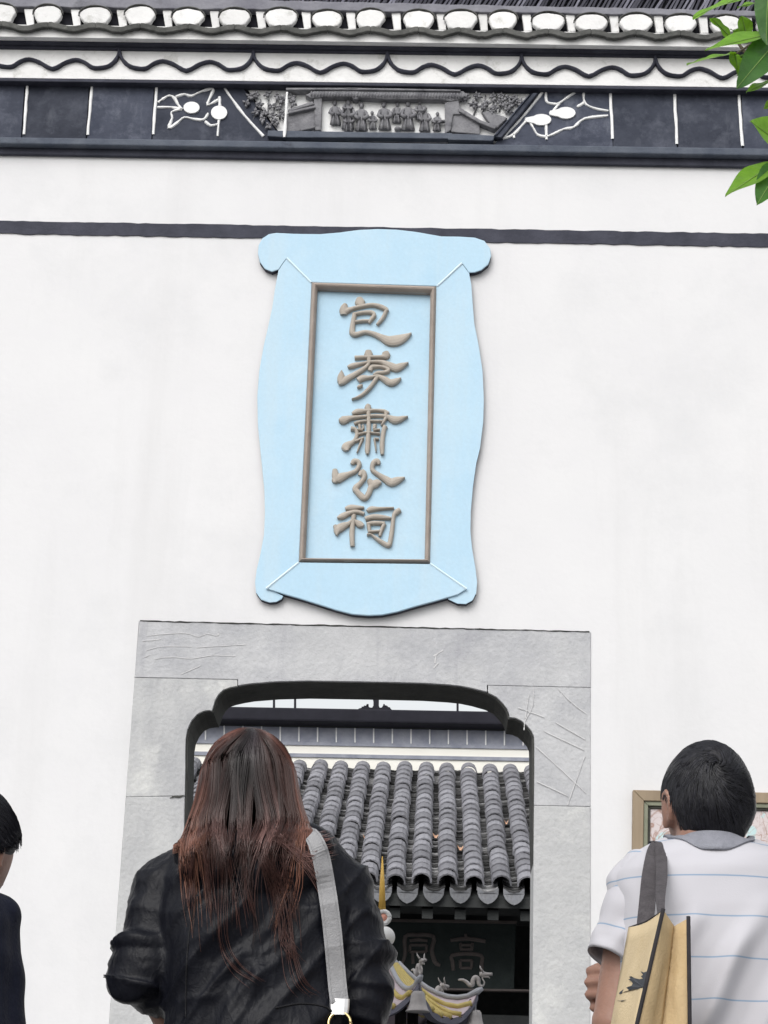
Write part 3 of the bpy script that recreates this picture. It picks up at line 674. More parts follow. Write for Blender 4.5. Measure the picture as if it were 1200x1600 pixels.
def inset(q, d):
    c = sum(q, Vector()) / 4
    return [Vector((p.x + math.copysign(d, c.x - p.x), p.y, p.z + math.copysign(d, c.z - p.z))) for p in q]
def ringpart(name, q, d, yf, yb, material):
    i_ = inset(q, d)
    for k in range(4):
        a, b_, c, e = q[k], q[(k + 1) % 4], i_[(k + 1) % 4], i_[k]
        bevel(obj(name, MB().prism([Vector((p.x, yf, p.z)) for p in (a, b_, c, e)], yb), material, fm), 0.003)
    return i_
q1 = ringpart('frame_bar', fo, 0.044, YF, YW - .001, 'frame_wood')
q2 = ringpart('frame_lip', q1, 0.018, YF + .008, YW - .001, 'frame_lip')
q3 = ringpart('inner_rebate', q2, 0.010, YF + .016, YW - .001, 'frame_dark')
obj('map_sheet', MB().prism([Vector((p.x, YF + .024, p.z)) for p in q3], YW - .001), 'map_print', fm)

# ================================================================== COURTYARD HALL seen through the doorway
YEV = 17.4
ev = at(700, 1383, YEV)
VS = ray(699, 490); SL = math.atan2(VS.z, VS.y)
dS = Vector((0, math.cos(SL), math.sin(SL))); nS = Vector((0, -math.sin(SL), math.cos(SL)))
LS = 1.0
while proj(ev + dS * LS)[1] > 1199: LS += 0.02
PIT = at(741, 1383, YEV).x - at(699.5, 1383, YEV).x
hall = thing('courtyard_hall', 'grey tiled hall with a dark open front beyond the doorway', 'building', (ev.x, YEV + 1.0, TZ + .1))
XH = 5.2
mat('tile_pan', (0.045, 0.045, 0.046), (0.09, 0.09, 0.092), 14, 0.85, 0.3, 60, attr='tone')
mat('cover_tile', (0.20, 0.20, 0.22), (0.265, 0.265, 0.29), 9, 0.88, 0.5, 40, 0.2, c3=(0.10, 0.10, 0.105), scale3=8, thr=(0.55, 0.75), rand=(.72, 1.22), speck=(60, .88))
mat('drip_tile', (0.14, 0.145, 0.16), (0.22, 0.225, 0.24), 14, 0.85, 0.4, 60, c3=(0.09, 0.09, 0.095), scale3=16, thr=(.5, .75), rand=(.75, 1.2))
roof = MB()
a0 = ev - nS * .085 - dS * .02
back = ev + dS * LS
for s_ in (0,):
    q = [Vector((ev.x - XH, a0.y, a0.z)), Vector((ev.x + XH, a0.y, a0.z)), Vector((ev.x + XH, back.y, back.z - .085)), Vector((ev.x - XH, back.y, back.z - .085))]
    roof.add(q + [p - Vector((0, 0, .09)) for p in q], [(0, 1, 2, 3), (7, 6, 5, 4), (0, 4, 5, 1), (1, 5, 6, 2), (2, 6, 7, 3), (3, 7, 4, 0)])
rf = obj('roof', roof, 'hall_wood', hall)
# cover tiles
RAD = PIT * 0.395; STEP = 0.20; TL = 0.245
def tile_verts(tilt=0.012):
    vs = []; n = 9
    for j, (l, r) in enumerate(((0, RAD), (TL, RAD * .90))):
        for k in range(n):
            t = math.pi * (-.06 + 1.12 * k / (n - 1))
            vs.append(Vector((r * math.cos(t), 0, 0)) + dS * l + nS * (r * .92 * math.sin(t) + (.012 if j == 0 else 0.0)))
    for k in range(n):
        t = math.pi * (-.06 + 1.12 * k / (n - 1)); r = RAD - .014
        vs.append(Vector((r * math.cos(t), 0, 0)) + dS * .05 + nS * (r * .92 * math.sin(t) + .010))
    for k in range(n):
        t = math.pi * (-.06 + 1.12 * k / (n - 1)); r = RAD - .014
        vs.append(Vector((r * math.cos(t), 0, 0)) + nS * (r * .92 * math.sin(t) + .012))
    fs = []
    for k in range(n - 1): fs += [(k, k + 1, n + k + 1, n + k), (3 * n + k, 3 * n + k + 1, k + 1, k), (2 * n + k, 2 * n + k + 1, 3 * n + k + 1, 3 * n + k)]
    return vs, fs
tv, tf = tile_verts()
tms = []
for v in range(3):
    mb = MB(); rr = random.Random(v)
    mb.add([p + Vector((rr.uniform(-.003, .003), 0, rr.uniform(-.003, .003))) for p in tv], tf)
    me = mb.mesh('cover_tile', recalc=False, smooth=False); me.materials.append(MATS['cover_tile']); tms.append(me)
x0 = at(741, 1383, YEV).x
cols = [x0 + PIT * k for k in range(-11, 4)]
allc = [x0 + PIT * k for k in range(-22, 17)]
nrow = int(LS / STEP)
rest = MB(); cnt = 0
for x in allc:
    seen = cols[0] - .01 < x < cols[-1] + .01
    for r in range(nrow):
        p = Vector((x + random.uniform(-.006, .006), ev.y, ev.z)) + dS * (r * STEP + random.uniform(-.02, .02)) + nS * random.uniform(-.004, .006)
        if seen and r < 20 and cnt < 300:
            o = link('cover_tile', random.choice(tms), None, rf, p - wloc(rf)); cnt += 1
        else:
            rest.add([v + p for v in tv], tf)
tag(obj('cover_tiles', rest, 'cover_tile', rf, recalc=False), kind='stuff')
# stacked pan tiles in the channels, drip tiles at the eave
pan = MB(); rr = random.Random(5)
for x in allc:
    xc = x + PIT / 2
    l = -0.03
    while l < LS:
        w = PIT * .40; p = Vector((xc, ev.y, ev.z)) + dS * l + nS * (-.055 + rr.uniform(-.006, .008)); n = 5; vs = []
        hgt = rr.uniform(.010, .020)
        for up in (0, 1):
            for k in range(n):
                u = -1 + 2 * k / (n - 1)
                vs.append(p + Vector((w * u + rr.uniform(-.004, .004), 0, 0)) + nS * (.03 * u * u + (hgt if up else -.01)))
        for k in range(n):
            u = -1 + 2 * k / (n - 1); vs.append(p + dS * .085 + Vector((w * u, 0, 0)) + nS * (.03 * u * u + .002))
        fs = [(k, k + 1, n + k + 1, n + k) for k in range(n - 1)] + [(n + k, n + k + 1, 2 * n + k + 1, 2 * n + k) for k in range(n - 1)]
        t = rr.choice([.5, .7, .9, 1.2, 1.6, 2.4, 4.5]); pan.add(vs, fs, (t, t, t))
        l += rr.uniform(.05, .085)
tag(obj('pan_tiles', pan, 'tile_pan', rf, recalc=False), kind='stuff')
dm = MB()
w = PIT * .40; vs = []
out = [(-1, .02), (-.8, .012), (-.5, -.012), (0, -.02), (.5, -.012), (.8, .012), (1, .02), (.98, -.03), (.88, -.055), (.66, -.082), (.35, -.104), (0, -.116), (-.35, -.104), (-.66, -.082), (-.88, -.055), (-.98, -.03)]
fr = [Vector((w * a, -.012 + .012 * a * a, b)) for a, b in out]
dm.prism(fr, .014)
dme = dm.mesh('drip_tile'); dme.materials.append(MATS['drip_tile'])
for x in allc:
    o = link('drip_tile', dme, None, rf, Vector((x + PIT / 2 + random.uniform(-.006, .006), ev.y - .035, ev.z - .045 + random.uniform(-.006, .006))) - wloc(rf)); o.rotation_euler = (random.uniform(-.05, .05), random.uniform(-.07, .07), random.uniform(-.08, .08))
# under the eave and the dark front
zf = TZ + .1
hw = MB()
ztop = ev.z - .12
yb = YEV + 2.6
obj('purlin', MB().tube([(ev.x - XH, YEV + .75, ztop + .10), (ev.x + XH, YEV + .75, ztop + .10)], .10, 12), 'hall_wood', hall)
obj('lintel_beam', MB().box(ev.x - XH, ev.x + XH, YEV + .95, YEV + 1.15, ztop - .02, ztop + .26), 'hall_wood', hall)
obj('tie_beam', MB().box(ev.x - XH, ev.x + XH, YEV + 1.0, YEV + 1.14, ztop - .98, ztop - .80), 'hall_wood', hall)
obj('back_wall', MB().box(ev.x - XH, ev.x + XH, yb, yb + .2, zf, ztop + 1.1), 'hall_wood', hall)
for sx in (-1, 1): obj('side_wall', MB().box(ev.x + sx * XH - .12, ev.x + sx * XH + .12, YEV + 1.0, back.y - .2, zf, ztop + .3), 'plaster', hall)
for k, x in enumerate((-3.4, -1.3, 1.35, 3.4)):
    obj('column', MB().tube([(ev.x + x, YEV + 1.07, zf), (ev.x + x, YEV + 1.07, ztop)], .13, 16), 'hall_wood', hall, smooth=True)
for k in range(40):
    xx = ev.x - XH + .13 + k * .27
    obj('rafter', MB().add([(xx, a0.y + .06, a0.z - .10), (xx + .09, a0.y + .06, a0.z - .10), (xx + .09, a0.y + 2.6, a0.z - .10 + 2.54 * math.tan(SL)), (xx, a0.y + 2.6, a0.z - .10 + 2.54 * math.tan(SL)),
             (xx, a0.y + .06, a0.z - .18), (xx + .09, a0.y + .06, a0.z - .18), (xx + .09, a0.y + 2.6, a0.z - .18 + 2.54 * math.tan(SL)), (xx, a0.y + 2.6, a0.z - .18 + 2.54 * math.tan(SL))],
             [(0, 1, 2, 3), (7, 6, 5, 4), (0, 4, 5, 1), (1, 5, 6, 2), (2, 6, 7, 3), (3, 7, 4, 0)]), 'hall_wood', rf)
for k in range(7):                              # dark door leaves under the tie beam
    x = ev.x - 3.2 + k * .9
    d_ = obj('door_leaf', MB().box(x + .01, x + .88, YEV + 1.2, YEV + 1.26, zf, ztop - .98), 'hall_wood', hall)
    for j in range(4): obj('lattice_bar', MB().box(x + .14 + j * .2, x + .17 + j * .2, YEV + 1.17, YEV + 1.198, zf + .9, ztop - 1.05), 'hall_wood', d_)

# inscription board in the shade of the eave
YH = YEV + 0.86
bp = [(520, 1436), (806, 1441), (803, 1546), (518, 1541)]
hb = thing('hall_board', 'dark inscription board with two faint large characters under the hall eave', 'board', at(660, 1546, YH))
obj('board', MB().px(bp, YH, YH + .05), 'hall_board', hb)
for t_ in (((518, 1434), (808, 1439), (807, 1443), (518, 1438)), ((517, 1541), (830, 1546), (830, 1549), (517, 1544))):
    obj('board_trim', MB().px(t_, YH - .03, YH + .05), 'hall_letter', hb)
def dark_char(strokes, org, sc):
    mb = MB()
    for s in strokes:
        pts = [(at(org[0] + x / sc, org[1] + y / sc, YH), w / sc / 2 / 190) for x, y, w in [tuple(q) for q in spline(s, 3)]]
        mb.stroke(pts, 0, .012, 3)
    obj('character', mb, 'hall_letter', hb)
OB = (560, 1250)
dark_char([[(628, 785, 18), (630, 812, 22)], [(540, 822, 22), (640, 812, 26), (745, 828, 24)], [(598, 838, 18), (600, 872, 18)], [(668, 838, 18), (665, 872, 18)], [(595, 850, 18), (670, 850, 18)], [(595, 875, 18), (672, 875, 18)],
           [(556, 1000, 24), (552, 950, 24), (548, 912, 24), (630, 900, 24), (720, 912, 24), (722, 960, 24), (722, 1005, 24)],
           [(596, 940, 18), (598, 985, 18)], [(665, 940, 18), (662, 985, 18)], [(594, 940, 18), (668, 940, 18)], [(596, 985, 18), (664, 985, 18)]], OB, 3.75)
dark_char([[(255, 960, 16), (275, 900, 24), (275, 800, 26), (345, 790, 26), (440, 800, 26), (430, 880, 26), (450, 950, 28), (480, 970, 20)], [(300, 825, 18), (350, 818, 22), (405, 825, 18)],
           [(305, 850, 18), (300, 890, 18)], [(302, 850, 18), (400, 850, 18)], [(400, 850, 18), (398, 890, 18)], [(300, 890, 18), (400, 890, 18)], [(318, 895, 18), (320, 960, 20)]], OB, 3.75)

# dry leaves lodged between the tiles
mat('dry_leaf', (0.50, 0.30, 0.20), (0.62, 0.42, 0.30), 20, 0.8)
for px_, py_, lab in ((681, 1308, 'dry orange leaf on the grey roof tiles, nearest the middle of the roof'), (719.5, 1327, 'largest dry orange leaf on the grey roof tiles, lowest down the slope'), (791, 1287, 'small dry leaf between roof tiles close to the right door jamb'), (570, 1309, 'small pale dry leaf between roof tiles beside the woman'), (546, 1265, 'small dry leaf between roof tiles, highest up beside the long hair')):
    d = ray(px_, py_); t = ((ev - nS * .01) - CAM).dot(nS) / d.dot(nS); c = CAM + d * t
    mb = MB(); n = 10; s_ = .024 if 'small' in lab else .036
    ring = [c + Vector((s_ * math.cos(a) * .8, 0, 0)) + dS * (s_ * math.sin(a) * 1.5) + nS * (.02 * math.cos(2 * a) + .02) for a in np.linspace(0, 2 * math.pi, n, endpoint=False)]
    mb.add(ring + [c + nS * .005], [(k, (k + 1) % n, n) for k in range(n)])
    o = obj('dry_leaf', mb, 'dry_leaf', loc=c); tag(o, lab, 'leaf', 'dry leaves caught between the roof tiles')

# ================================================================== REAR WALL above the hall roof
YR2 = back.y + .12
rw = thing('rear_wall', 'cream wall with a grey panelled frieze and black eave rising behind the hall roof', 'wall', (ev.x, YR2, TZ + .1))
B2 = lambda x, y, p=0: at(x, y, YR2 - p)
LY = lambda y0, x: y0 + (x - 600) * .0185
def rband(name, y0, y1, p, material, back=None, bev=0):
    o = obj(name, MB().px([(x, LY(y, x)) for x, y in ((-300, y0), (1500, y0), (1500, y1), (-300, y1))], YR2 - p, YR2 + .02 if back is None else back), material, rw)
    if bev: bevel(o, bev)
zr = B2(600, 1112).z
obj('plaster', MB().box(-6.5, 8.5, YR2 + .021, YR2 + .35, TZ + .1, zr), 'cream', rw)
rband('white_strip', 1184, 1240, .012, 'cream'); rband('dark_fillet', 1179.5, 1185, .03, 'far_panel'); rband('white_strip', 1166, 1179.5, .012, 'cream'); rband('lower_ledge', 1161.5, 1166.5, .03, 'far_panel')
for k in range(-9, 27):
    x = 321 + 29.2 * k
    q = [(x + .8, LY(1137, x)), (x + 28.4, LY(1137, x + 29)), (x + 28.4, LY(1162, x + 29)), (x + .8, LY(1162, x))]
    obj('frieze_panel', MB().px(q, YR2 - .010 - random.uniform(0, .01), YR2 + .01), 'far_panel', rw)
    obj('painted_line', MB().px([(x - 1.1, LY(1138.5, x)), (x + 1.1, LY(1138.5, x)), (x + 1.0, LY(1161, x)), (x - 1.0, LY(1161, x))], YR2 - .026, YR2 + .005), 'line_paint', rw)
rband('upper_ledge', 1128, 1138, .04, 'hall_wood', bev=.01)
rband('eave', 1108, 1129, .24, 'far_black', bev=.02)
# ridge ornament and rods against the sky
YO = YR2 - .2
def sil(name, pts, th=.06): return obj(name, MB().px(pts, YO, YO + th), 'far_black', rw)
for x in (428, 461, 715): sil('ridge_rod', [(x - 1.6, 1085), (x + 1.6, 1085), (x + 1.8, LY(1112, x)), (x - 1.8, LY(1112, x))], .03)
oz = (560, 1060); s15 = lambda pts: [(560 + a / 15, 1060 + b / 15) for a, b in pts]
sil('ridge_ornament', s15([(-120,760),(-40,740),(20,700),(70,690),(80,655),(110,665),(140,630),(160,645),(205,610),(230,640),(235,650),(262,680),(320,685),(350,640),(352,540),(340,480),(480,480),(478,640),(500,685),(550,680),(580,630),(600,650),(640,660),(685,640),(690,665),(745,680),(750,700),(790,740),(850,765),(930,775),(930,840),(-120,820)]), .05)
for t_ in ((215, 600, 24, 60), (600, 600, 18, 40), (640, 630, 22, 40)): sil('ornament_point', s15([(t_[0] - t_[2], t_[1] + t_[3]), (t_[0] - t_[2], t_[1]), (t_[0] + t_[2], t_[1]), (t_[0] + t_[2], t_[1] + t_[3])]), .04)

# ================================================================== INCENSE BURNER in the courtyard
YBN = 12.6
mat('glaze_yellow', (0.54, 0.42, 0.12), (0.64, 0.52, 0.19), 10, 0.45, spec=.5)
mat('glaze_lilac', (0.55, 0.46, 0.52), (0.64, 0.56, 0.60), 10, 0.5)
mat('pewter', (0.36, 0.34, 0.34), (0.48, 0.45, 0.44), 14, 0.5, 0.3, 60, spec=.5)
mat('pewter_blue', (0.34, 0.35, 0.39), (0.43, 0.44, 0.48), 14, 0.5, spec=.5)
mat('eave_dark', (0.13, 0.13, 0.17), (0.20, 0.20, 0.25), 14, 0.6)
mat('bronze_dark', (0.012, 0.012, 0.013), (0.025, 0.024, 0.024), 10, 0.5)
mat('gold_paint', (0.62, 0.36, 0.06), (0.75, 0.50, 0.14), 10, 0.4)
mat('coral', (0.62, 0.24, 0.18), (0.70, 0.34, 0.26), 10, 0.5)
ctr = at(597, 1552, YBN); K = (at(697, 1552, YBN).x - ctr.x) / 100
ib = thing('incense_burner', 'pagoda shaped incense burner with a yellow striped roof and dragon corners in the courtyard', 'incense burner', (ctr.x, YBN, TZ + .1))
RB = 150 * K; zt = ctr.z + .005
th1 = R(22.9)
ang = [th1 + R(60) * k for k in range(6)]
dirh = lambda a: Vector((math.sin(a), -math.cos(a), 0))
zap = at(597, 1507, YBN).z
C0 = Vector((ctr.x, YBN, 0))
def roof_pt(u, v, k):                           # u 0 centre..1 edge, v 0..1 between corner k and k+1
    a = dirh(ang[k]); b = dirh(ang[(k + 1) % 6])
    r = (0.16 + 0.84 * u)
    e = (a * (1 - v) + b * v) * RB * r
    cornr = abs(2 * v - 1)
    e *= 1 - 0.035 * u * (1 - cornr ** 2)
    low = zt - .165
    z = zap + (low - zap) * (1 - (1 - u) ** 1.5) + (zt - low) * u ** 2.2 * cornr ** 2.8
    return C0 + e + Vector((0, 0, z))
for k in range(6):
    mb = MB(); nu, nv = 8, 15
    vs = [roof_pt(i / nu, j / (nv - 1), k) for i in range(nu + 1) for j in range(nv)]
    vs2 = [p - Vector((0, 0, .012)) for p in vs]; o_ = len(vs)
    fs = [(i * nv + j, i * nv + j + 1, (i + 1) * nv + j + 1, (i + 1) * nv + j) for i in range(nu) for j in range(nv - 1)]
    fs += [(o_ + q[3], o_ + q[2], o_ + q[1], o_ + q[0]) for q in fs]
    mb.add(vs + vs2, fs); rs = obj('roof_panel', mb, 'glaze_lilac', ib, smooth=True, recalc=False)
    ry = MB()
    for j in range(6):
        v = (j + .5) / 6
        ry.tube([roof_pt(i / 6, .5 + (v - .5) * (.62 + .38 * i / 6) if i < 6 else v, k) + Vector((0, 0, .006)) for i in range(7)], [.012, .013, .014, .015, .016, .017, .018], 6)
    obj('tile_rib', ry, 'glaze_yellow', rs, smooth=True)
    rim = MB()
    for j in range(nv - 1): pass
    e = [roof_pt(1, j / 24, k) for j in range(25)]
    rim.add([p + Vector((0, 0, .002 - (.016 if j % 4 == 2 else .004 if j % 2 else 0))) + dirh(ang[k] + R(30)) * .004 for j, p in enumerate(e)] + [p - Vector((0, 0, .036)) + dirh(ang[k] + R(30)) * .004 for p in e] + [p - Vector((0, 0, .036)) - dirh(ang[k] + R(30)) * .05 for p in e],
            [(j, j + 1, 26 + j, 25 + j) for j in range(24)] + [(25 + j, 26 + j, 51 + j, 50 + j) for j in range(24)])
    obj('eave_rim', rim, 'eave_dark', ib, recalc=False)
    hip = [roof_pt(i / 8, 0, k) + Vector((0, 0, .012)) for i in range(9)] + [roof_pt(1, 0, k) + dirh(ang[k]) * .03 + Vector((0, 0, .03))]
    obj('hip_ridge', MB().tube(hip, [.015] * 8 + [.020, .012], 8), 'pewter_blue', ib, smooth=True)
    # dragon on the corner: a looping body, a head with horns and snout
    tip = roof_pt(1, 0, k) + dirh(ang[k]) * -.02 + Vector((0, 0, .03)); o1 = dirh(ang[k]); zz = Vector((0, 0, 1))
    path = [(-.17, .075), (-.12, .075), (-.08, .055), (-.05, .03), (-.02, .03), (-.015, .07), (.01, .10), (.04, .085), (.045, .045), (.065, .02), (.095, .025), (.105, .055), (.085, .085), (.085, .115)]
    sp = spline(path, 3)
    DS = .62
    dmb = MB(); dmb.tube([tip + o1 * (a * .9 * DS) + zz * (b * DS) for a, b in sp], [max(.004, .014 * math.sin(math.pi * min(.9, .12 + i / len(sp)))) for i in range(len(sp))], 8)
    hd = tip + (o1 * .085 + zz * .13) * DS
    dmb.loft([(hd - o1 * .023, Vector((-o1.y, o1.x, 0)) * .009, zz * .012), (hd, Vector((-o1.y, o1.x, 0)) * .014, zz * .016), (hd + o1 * .023, Vector((-o1.y, o1.x, 0)) * .010, zz * .010), (hd + o1 * .052, Vector((-o1.y, o1.x, 0)) * .010, zz * .009)], 10)
    for sx in (-1, 1):
        q = Vector((-o1.y, o1.x, 0)) * .014 * sx
        dmb.tube([hd + q + zz * .012, hd + q * 1.5 - o1 * .018 + zz * .034, hd + q * 1.7 - o1 * .020 + zz * .048], [.006,.004,.001], 6)
    dmb.tube([hd - o1 * .01 + zz * -.012, hd + o1 * .03 - zz * .016, hd + o1 * .038 - zz * .024], [.007,.006,.002], 6)
    obj('dragon_ornament', dmb, 'pewter', ib, smooth=True)
neck = MB(); neck.loft([(C0 + Vector((0, 0, z)), Vector((r, 0, 0)), Vector((0, r, 0))) for z, r in ((zap - .03, .10), (zap + .02, .09), (zap + .05, .06), (at(603, 1482, YBN).z, .05))], 20)
obj('roof_collar', neck, 'pewter_blue', ib, smooth=True)
c = at(601, 1464, YBN); obj('finial_ball', MB().ball(c, .062, 20, 12), 'white_paint', ib, smooth=True)
c = at(599, 1434, YBN); rg = MB()
rg.tube([c + Vector((.036 * math.cos(t), -.012, .036 * math.sin(t))) for t in np.linspace(0, 2 * math.pi, 25)], .014, 8)
fr_ = obj('finial_ring', rg, 'white_paint', ib, smooth=True); obj('ring_boss', MB().ball(c, (.030, .022, .030), 14, 9), 'coral', fr_, smooth=True)
a = at(597, 1424, YBN); b = at(597.5, 1338, YBN)
obj('finial_spire', MB().tube([a, a + (b - a) * .5, b], [.023, .016, .003], 10), 'gold_paint', ib, smooth=True)
zb = TZ + .1
body = MB(); body.loft([(C0 + Vector((0, 0, z)), Vector((r, 0, 0)), Vector((0, r, 0))) for z, r in ((zb + .55, .12), (zb + .62, .36), (zb + .95, .44), (zb + 1.15, .42), (zb + 1.2, .46), (zb + 1.24, .46), (zb + 1.25, .30))], 28)
obj('bowl', body, 'bronze_dark', ib, smooth=True)
for k in range(3):
    a = R(30 + 120 * k); d = dirh(a)
    obj('foot', MB().tube([C0 + d * .28 + Vector((0, 0, zb + .66)), C0 + d * .34 + Vector((0, 0, zb + .4)), C0 + d * .33 + Vector((0, 0, zb + .1)), C0 + d * .38 + Vector((0, 0, zb + .003))], [.09, .07, .05, .07], 12), 'bronze_dark', ib, smooth=True)
for k in range(6):
    d = dirh(ang[k]); obj('post', MB().tube([C0 + d * .30 + Vector((0, 0, zb + 1.24)), C0 + d * .30 + Vector((0, 0, zt - .06))], .035, 10), 'bronze_dark', ib, smooth=True)
# bells under the two corners in view
for k, sc_, lab, ppx in ((0, .80, 'larger grey wind bell below the near dragon corner of the incense burner', (656, 1546)), (1, .72, 'smaller grey wind bell below the far right dragon corner of the incense burner', (738, 1577))):
    tip = roof_pt(1, 0, k) + dirh(ang[k]) * -.012; top = tip - Vector((0, 0, .05 if k == 0 else .095))
    wb = thing('wind_bell', lab, 'bell', top - Vector((0, 0, .145 * sc_)), 'wind bells on the incense burner')
    prof_ = ((.0, .012), (-.004, .036), (-.02, .048), (-.05, .053), (-.09, .060), (-.125, .072), (-.14, .086), (-.145, .086), (-.135, .07), (-.06, .045))
    obj('bell_cup', MB().loft([(top + Vector((0, 0, z * sc_)), Vector((r * sc_, 0, 0)), Vector((0, r * sc_, 0))) for z, r in prof_], 22), 'pewter', wb, smooth=True)
    obj('hanger', MB().tube([top - Vector((0, 0, .002)), tip - Vector((0, 0, .012))], .006, 6), 'pewter_blue', wb)

# ================================================================== TREE at the right, its leaves hanging into view
YT = 4.5
tr = thing('broadleaf_tree', 'green broadleaf tree with glossy pointed leaves reaching in at the upper right', 'tree', (2.75, YT + .2, TZ))
def leaf_mat(name, c1, c2):
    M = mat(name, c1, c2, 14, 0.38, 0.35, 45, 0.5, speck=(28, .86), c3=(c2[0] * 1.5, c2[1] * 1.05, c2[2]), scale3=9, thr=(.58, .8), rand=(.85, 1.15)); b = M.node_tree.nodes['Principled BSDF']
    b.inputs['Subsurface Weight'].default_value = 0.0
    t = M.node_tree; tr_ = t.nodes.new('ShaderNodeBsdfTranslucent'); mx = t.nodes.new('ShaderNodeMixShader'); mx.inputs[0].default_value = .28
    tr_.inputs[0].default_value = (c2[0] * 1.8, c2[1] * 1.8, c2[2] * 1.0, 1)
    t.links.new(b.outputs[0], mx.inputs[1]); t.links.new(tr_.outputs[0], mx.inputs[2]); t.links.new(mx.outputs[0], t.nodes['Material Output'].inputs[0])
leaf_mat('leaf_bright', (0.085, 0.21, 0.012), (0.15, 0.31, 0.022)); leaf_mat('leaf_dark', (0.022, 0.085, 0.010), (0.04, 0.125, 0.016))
mat('leaf_vein', (0.14, 0.24, 0.05), (0.18, 0.28, 0.08), 10, .5); mat('bark', (0.08, 0.065, 0.05), (0.14, 0.115, 0.09), 12, .9, .5, 30)
def leaf_mesh(L, wd, droop=.08, cup=.22, seed=0, wav=.004):
    rr = np.random.RandomState(seed); n = 15; mcr = 4; vs = []; 
    for i in range(n + 1):
        t = i / n
        w = wd / 2 * (math.sin(math.pi * min(1, t ** .78)) ** .75) * (1 - .25 * t) + .0008
        if i == n: w = .0003
        for j in range(-mcr, mcr + 1):
            u = j / mcr
            vs.append(Vector((L * t, w * u, -droop * L * t * t + cup * w * abs(u) ** 1.3 + wav * math.sin(9 * t + 2 * (u > 0) + seed) * abs(u) * min(1, 3 * t))))
    m_ = 2 * mcr + 1
    return vs, [(i * m_ + j, i * m_ + j + 1, (i + 1) * m_ + j + 1, (i + 1) * m_ + j) for i in range(n) for j in range(m_ - 1)]
leaf_n = 0
def place_leaf(base, tip, width, normal, material, parent, seed):
    base = Vector(base); tip = Vector(tip); ax = tip - base; L = ax.length; ax.normalize()
    nz = Vector(normal); nz = (nz - ax * nz.dot(ax)).normalized(); ay = nz.cross(ax)
    vs, fs = leaf_mesh(L, width, droop=.03 + .06 * random.random(), seed=seed)
    M_ = Matrix((ax, ay, nz)).transposed()
    dr = vs[-5].z
    mb = MB(); mb.add([base + M_ @ Vector((p.x, p.y, p.z - dr * (p.x / L) ** 1.0)) for p in vs], fs)
    o = obj('leaf', mb, material, parent, smooth=True, recalc=False, loc=base)
    vp = [base + M_ @ Vector((vs[i * 9 + 4].x, 0, vs[i * 9 + 4].z - dr * vs[i * 9 + 4].x / L + .0012)) for i in range(0, 16, 1)]
    vn = MB(); vn.tube(vp, [.0016 * (1 - i / 17) + .0003 for i in range(16)], 5)
    obj('midrib', vn, 'leaf_vein', o)
    return o
kk = 1 / 690.0
SEE = [  # tip px, base px, width px, dY tip, dY base, normal, dark?
 ((1082,29),(1172,-6),30,-.05,.04,(-.15,-.62,.75),0), ((1109.5,28),(1140,58),24,.02,.05,(.1,-.9,.4),0), ((1158,24),(1166,56),27,.03,.06,(.0,-.9,.35),0), ((1141,46),(1168,60),22,.05,.06,(.0,-.8,.5),0),
 ((1101,80),(1216,52),46,-.10,.0,(-.1,-.72,.68),0), ((1073,102),(1150,84),24,-.06,.02,(-.1,-.45,.9),0), ((1152,118),(1147,82),27,.0,.02,(.5,-.85,.1),0),
 ((1151,138),(1216,62),50,-.12,.0,(.25,-.93,.28),1), ((1166,144),(1222,124),26,-.06,.02,(-.1,-.6,.8),0),
 ((1172,190),(1232,236),62,-.08,.03,(.1,-.97,.2),0), ((1133,308),(1220,252),44,-.1,.0,(-.1,-.72,.68),0), ((1182,321),(1222,256),42,-.1,.0,(.2,-.93,.3),1),
 ((1198,70),(1204,-30),40,-.08,.0,(-.7,-.7,.2),1), ((1178,-2),(1215,6),18,.06,.08,(0,-.7,.7),0), ((1193,170),(1225,150),16,.05,.05,(0,-.8,.5),0), ((1152,12),(1200,2),16,.05,.08,(-.1,-.6,.8),0)]
twig_pts = []
for i, (t, b, w, d0, d1, nrm, dk) in enumerate(SEE):
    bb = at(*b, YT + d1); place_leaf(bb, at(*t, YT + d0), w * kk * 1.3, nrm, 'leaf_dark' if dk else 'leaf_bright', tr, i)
bud = at(1163, 88, YT); obj('bud', MB().ball(bud, (.012, .006, .005), 10, 7), 'leaf_vein', tr, smooth=True)
hub = at(1236, 40, YT + .06); hub2 = at(1245, 180, YT + .04); hub3 = at(1240, 255, YT + .02)
trunk_top = Vector((2.62, YT + .15, 5.2))
obj('trunk', MB().tube([(2.75, YT + .2, TZ), (2.72, YT + .2, 2.2), (2.66, YT + .18, 3.6), trunk_top, (2.6, YT + .2, 6.3)], [.13, .11, .09, .07, .03], 14), 'bark', tr, smooth=True)
for a, h in ((Vector((2.69, YT + .19, 3.0)), hub3), (Vector((2.67, YT + .18, 3.4)), hub2), (Vector((2.64, YT + .17, 3.9)), hub)):
    mid = (a + h) / 2 + Vector((0, 0, .08)); obj('branch', MB().tube([Vector(q) for q in spline([a, mid, h], 5)], [.034 - .0024 * k for k in range(11)], 8), 'bark', tr, smooth=True)
for b, h in (((1172,-6),hub), ((1140,58),(1168,88)), ((1168,60),(1190,75)), ((1216,52),hub), ((1150,84),hub), ((1216,62),hub), ((1222,124),hub), ((1226,232),hub2), ((1220,252),hub3), ((1222,256),hub3)):
    p0 = at(*b, YT + .02); p1 = h if isinstance(h, Vector) else at(*h, YT + .03)
    obj('twig', MB().tube([p0, (p0 + p1) / 2 + Vector((0, 0, .01)), p1], [.0025, .0035, .005], 6), 'bark', tr)
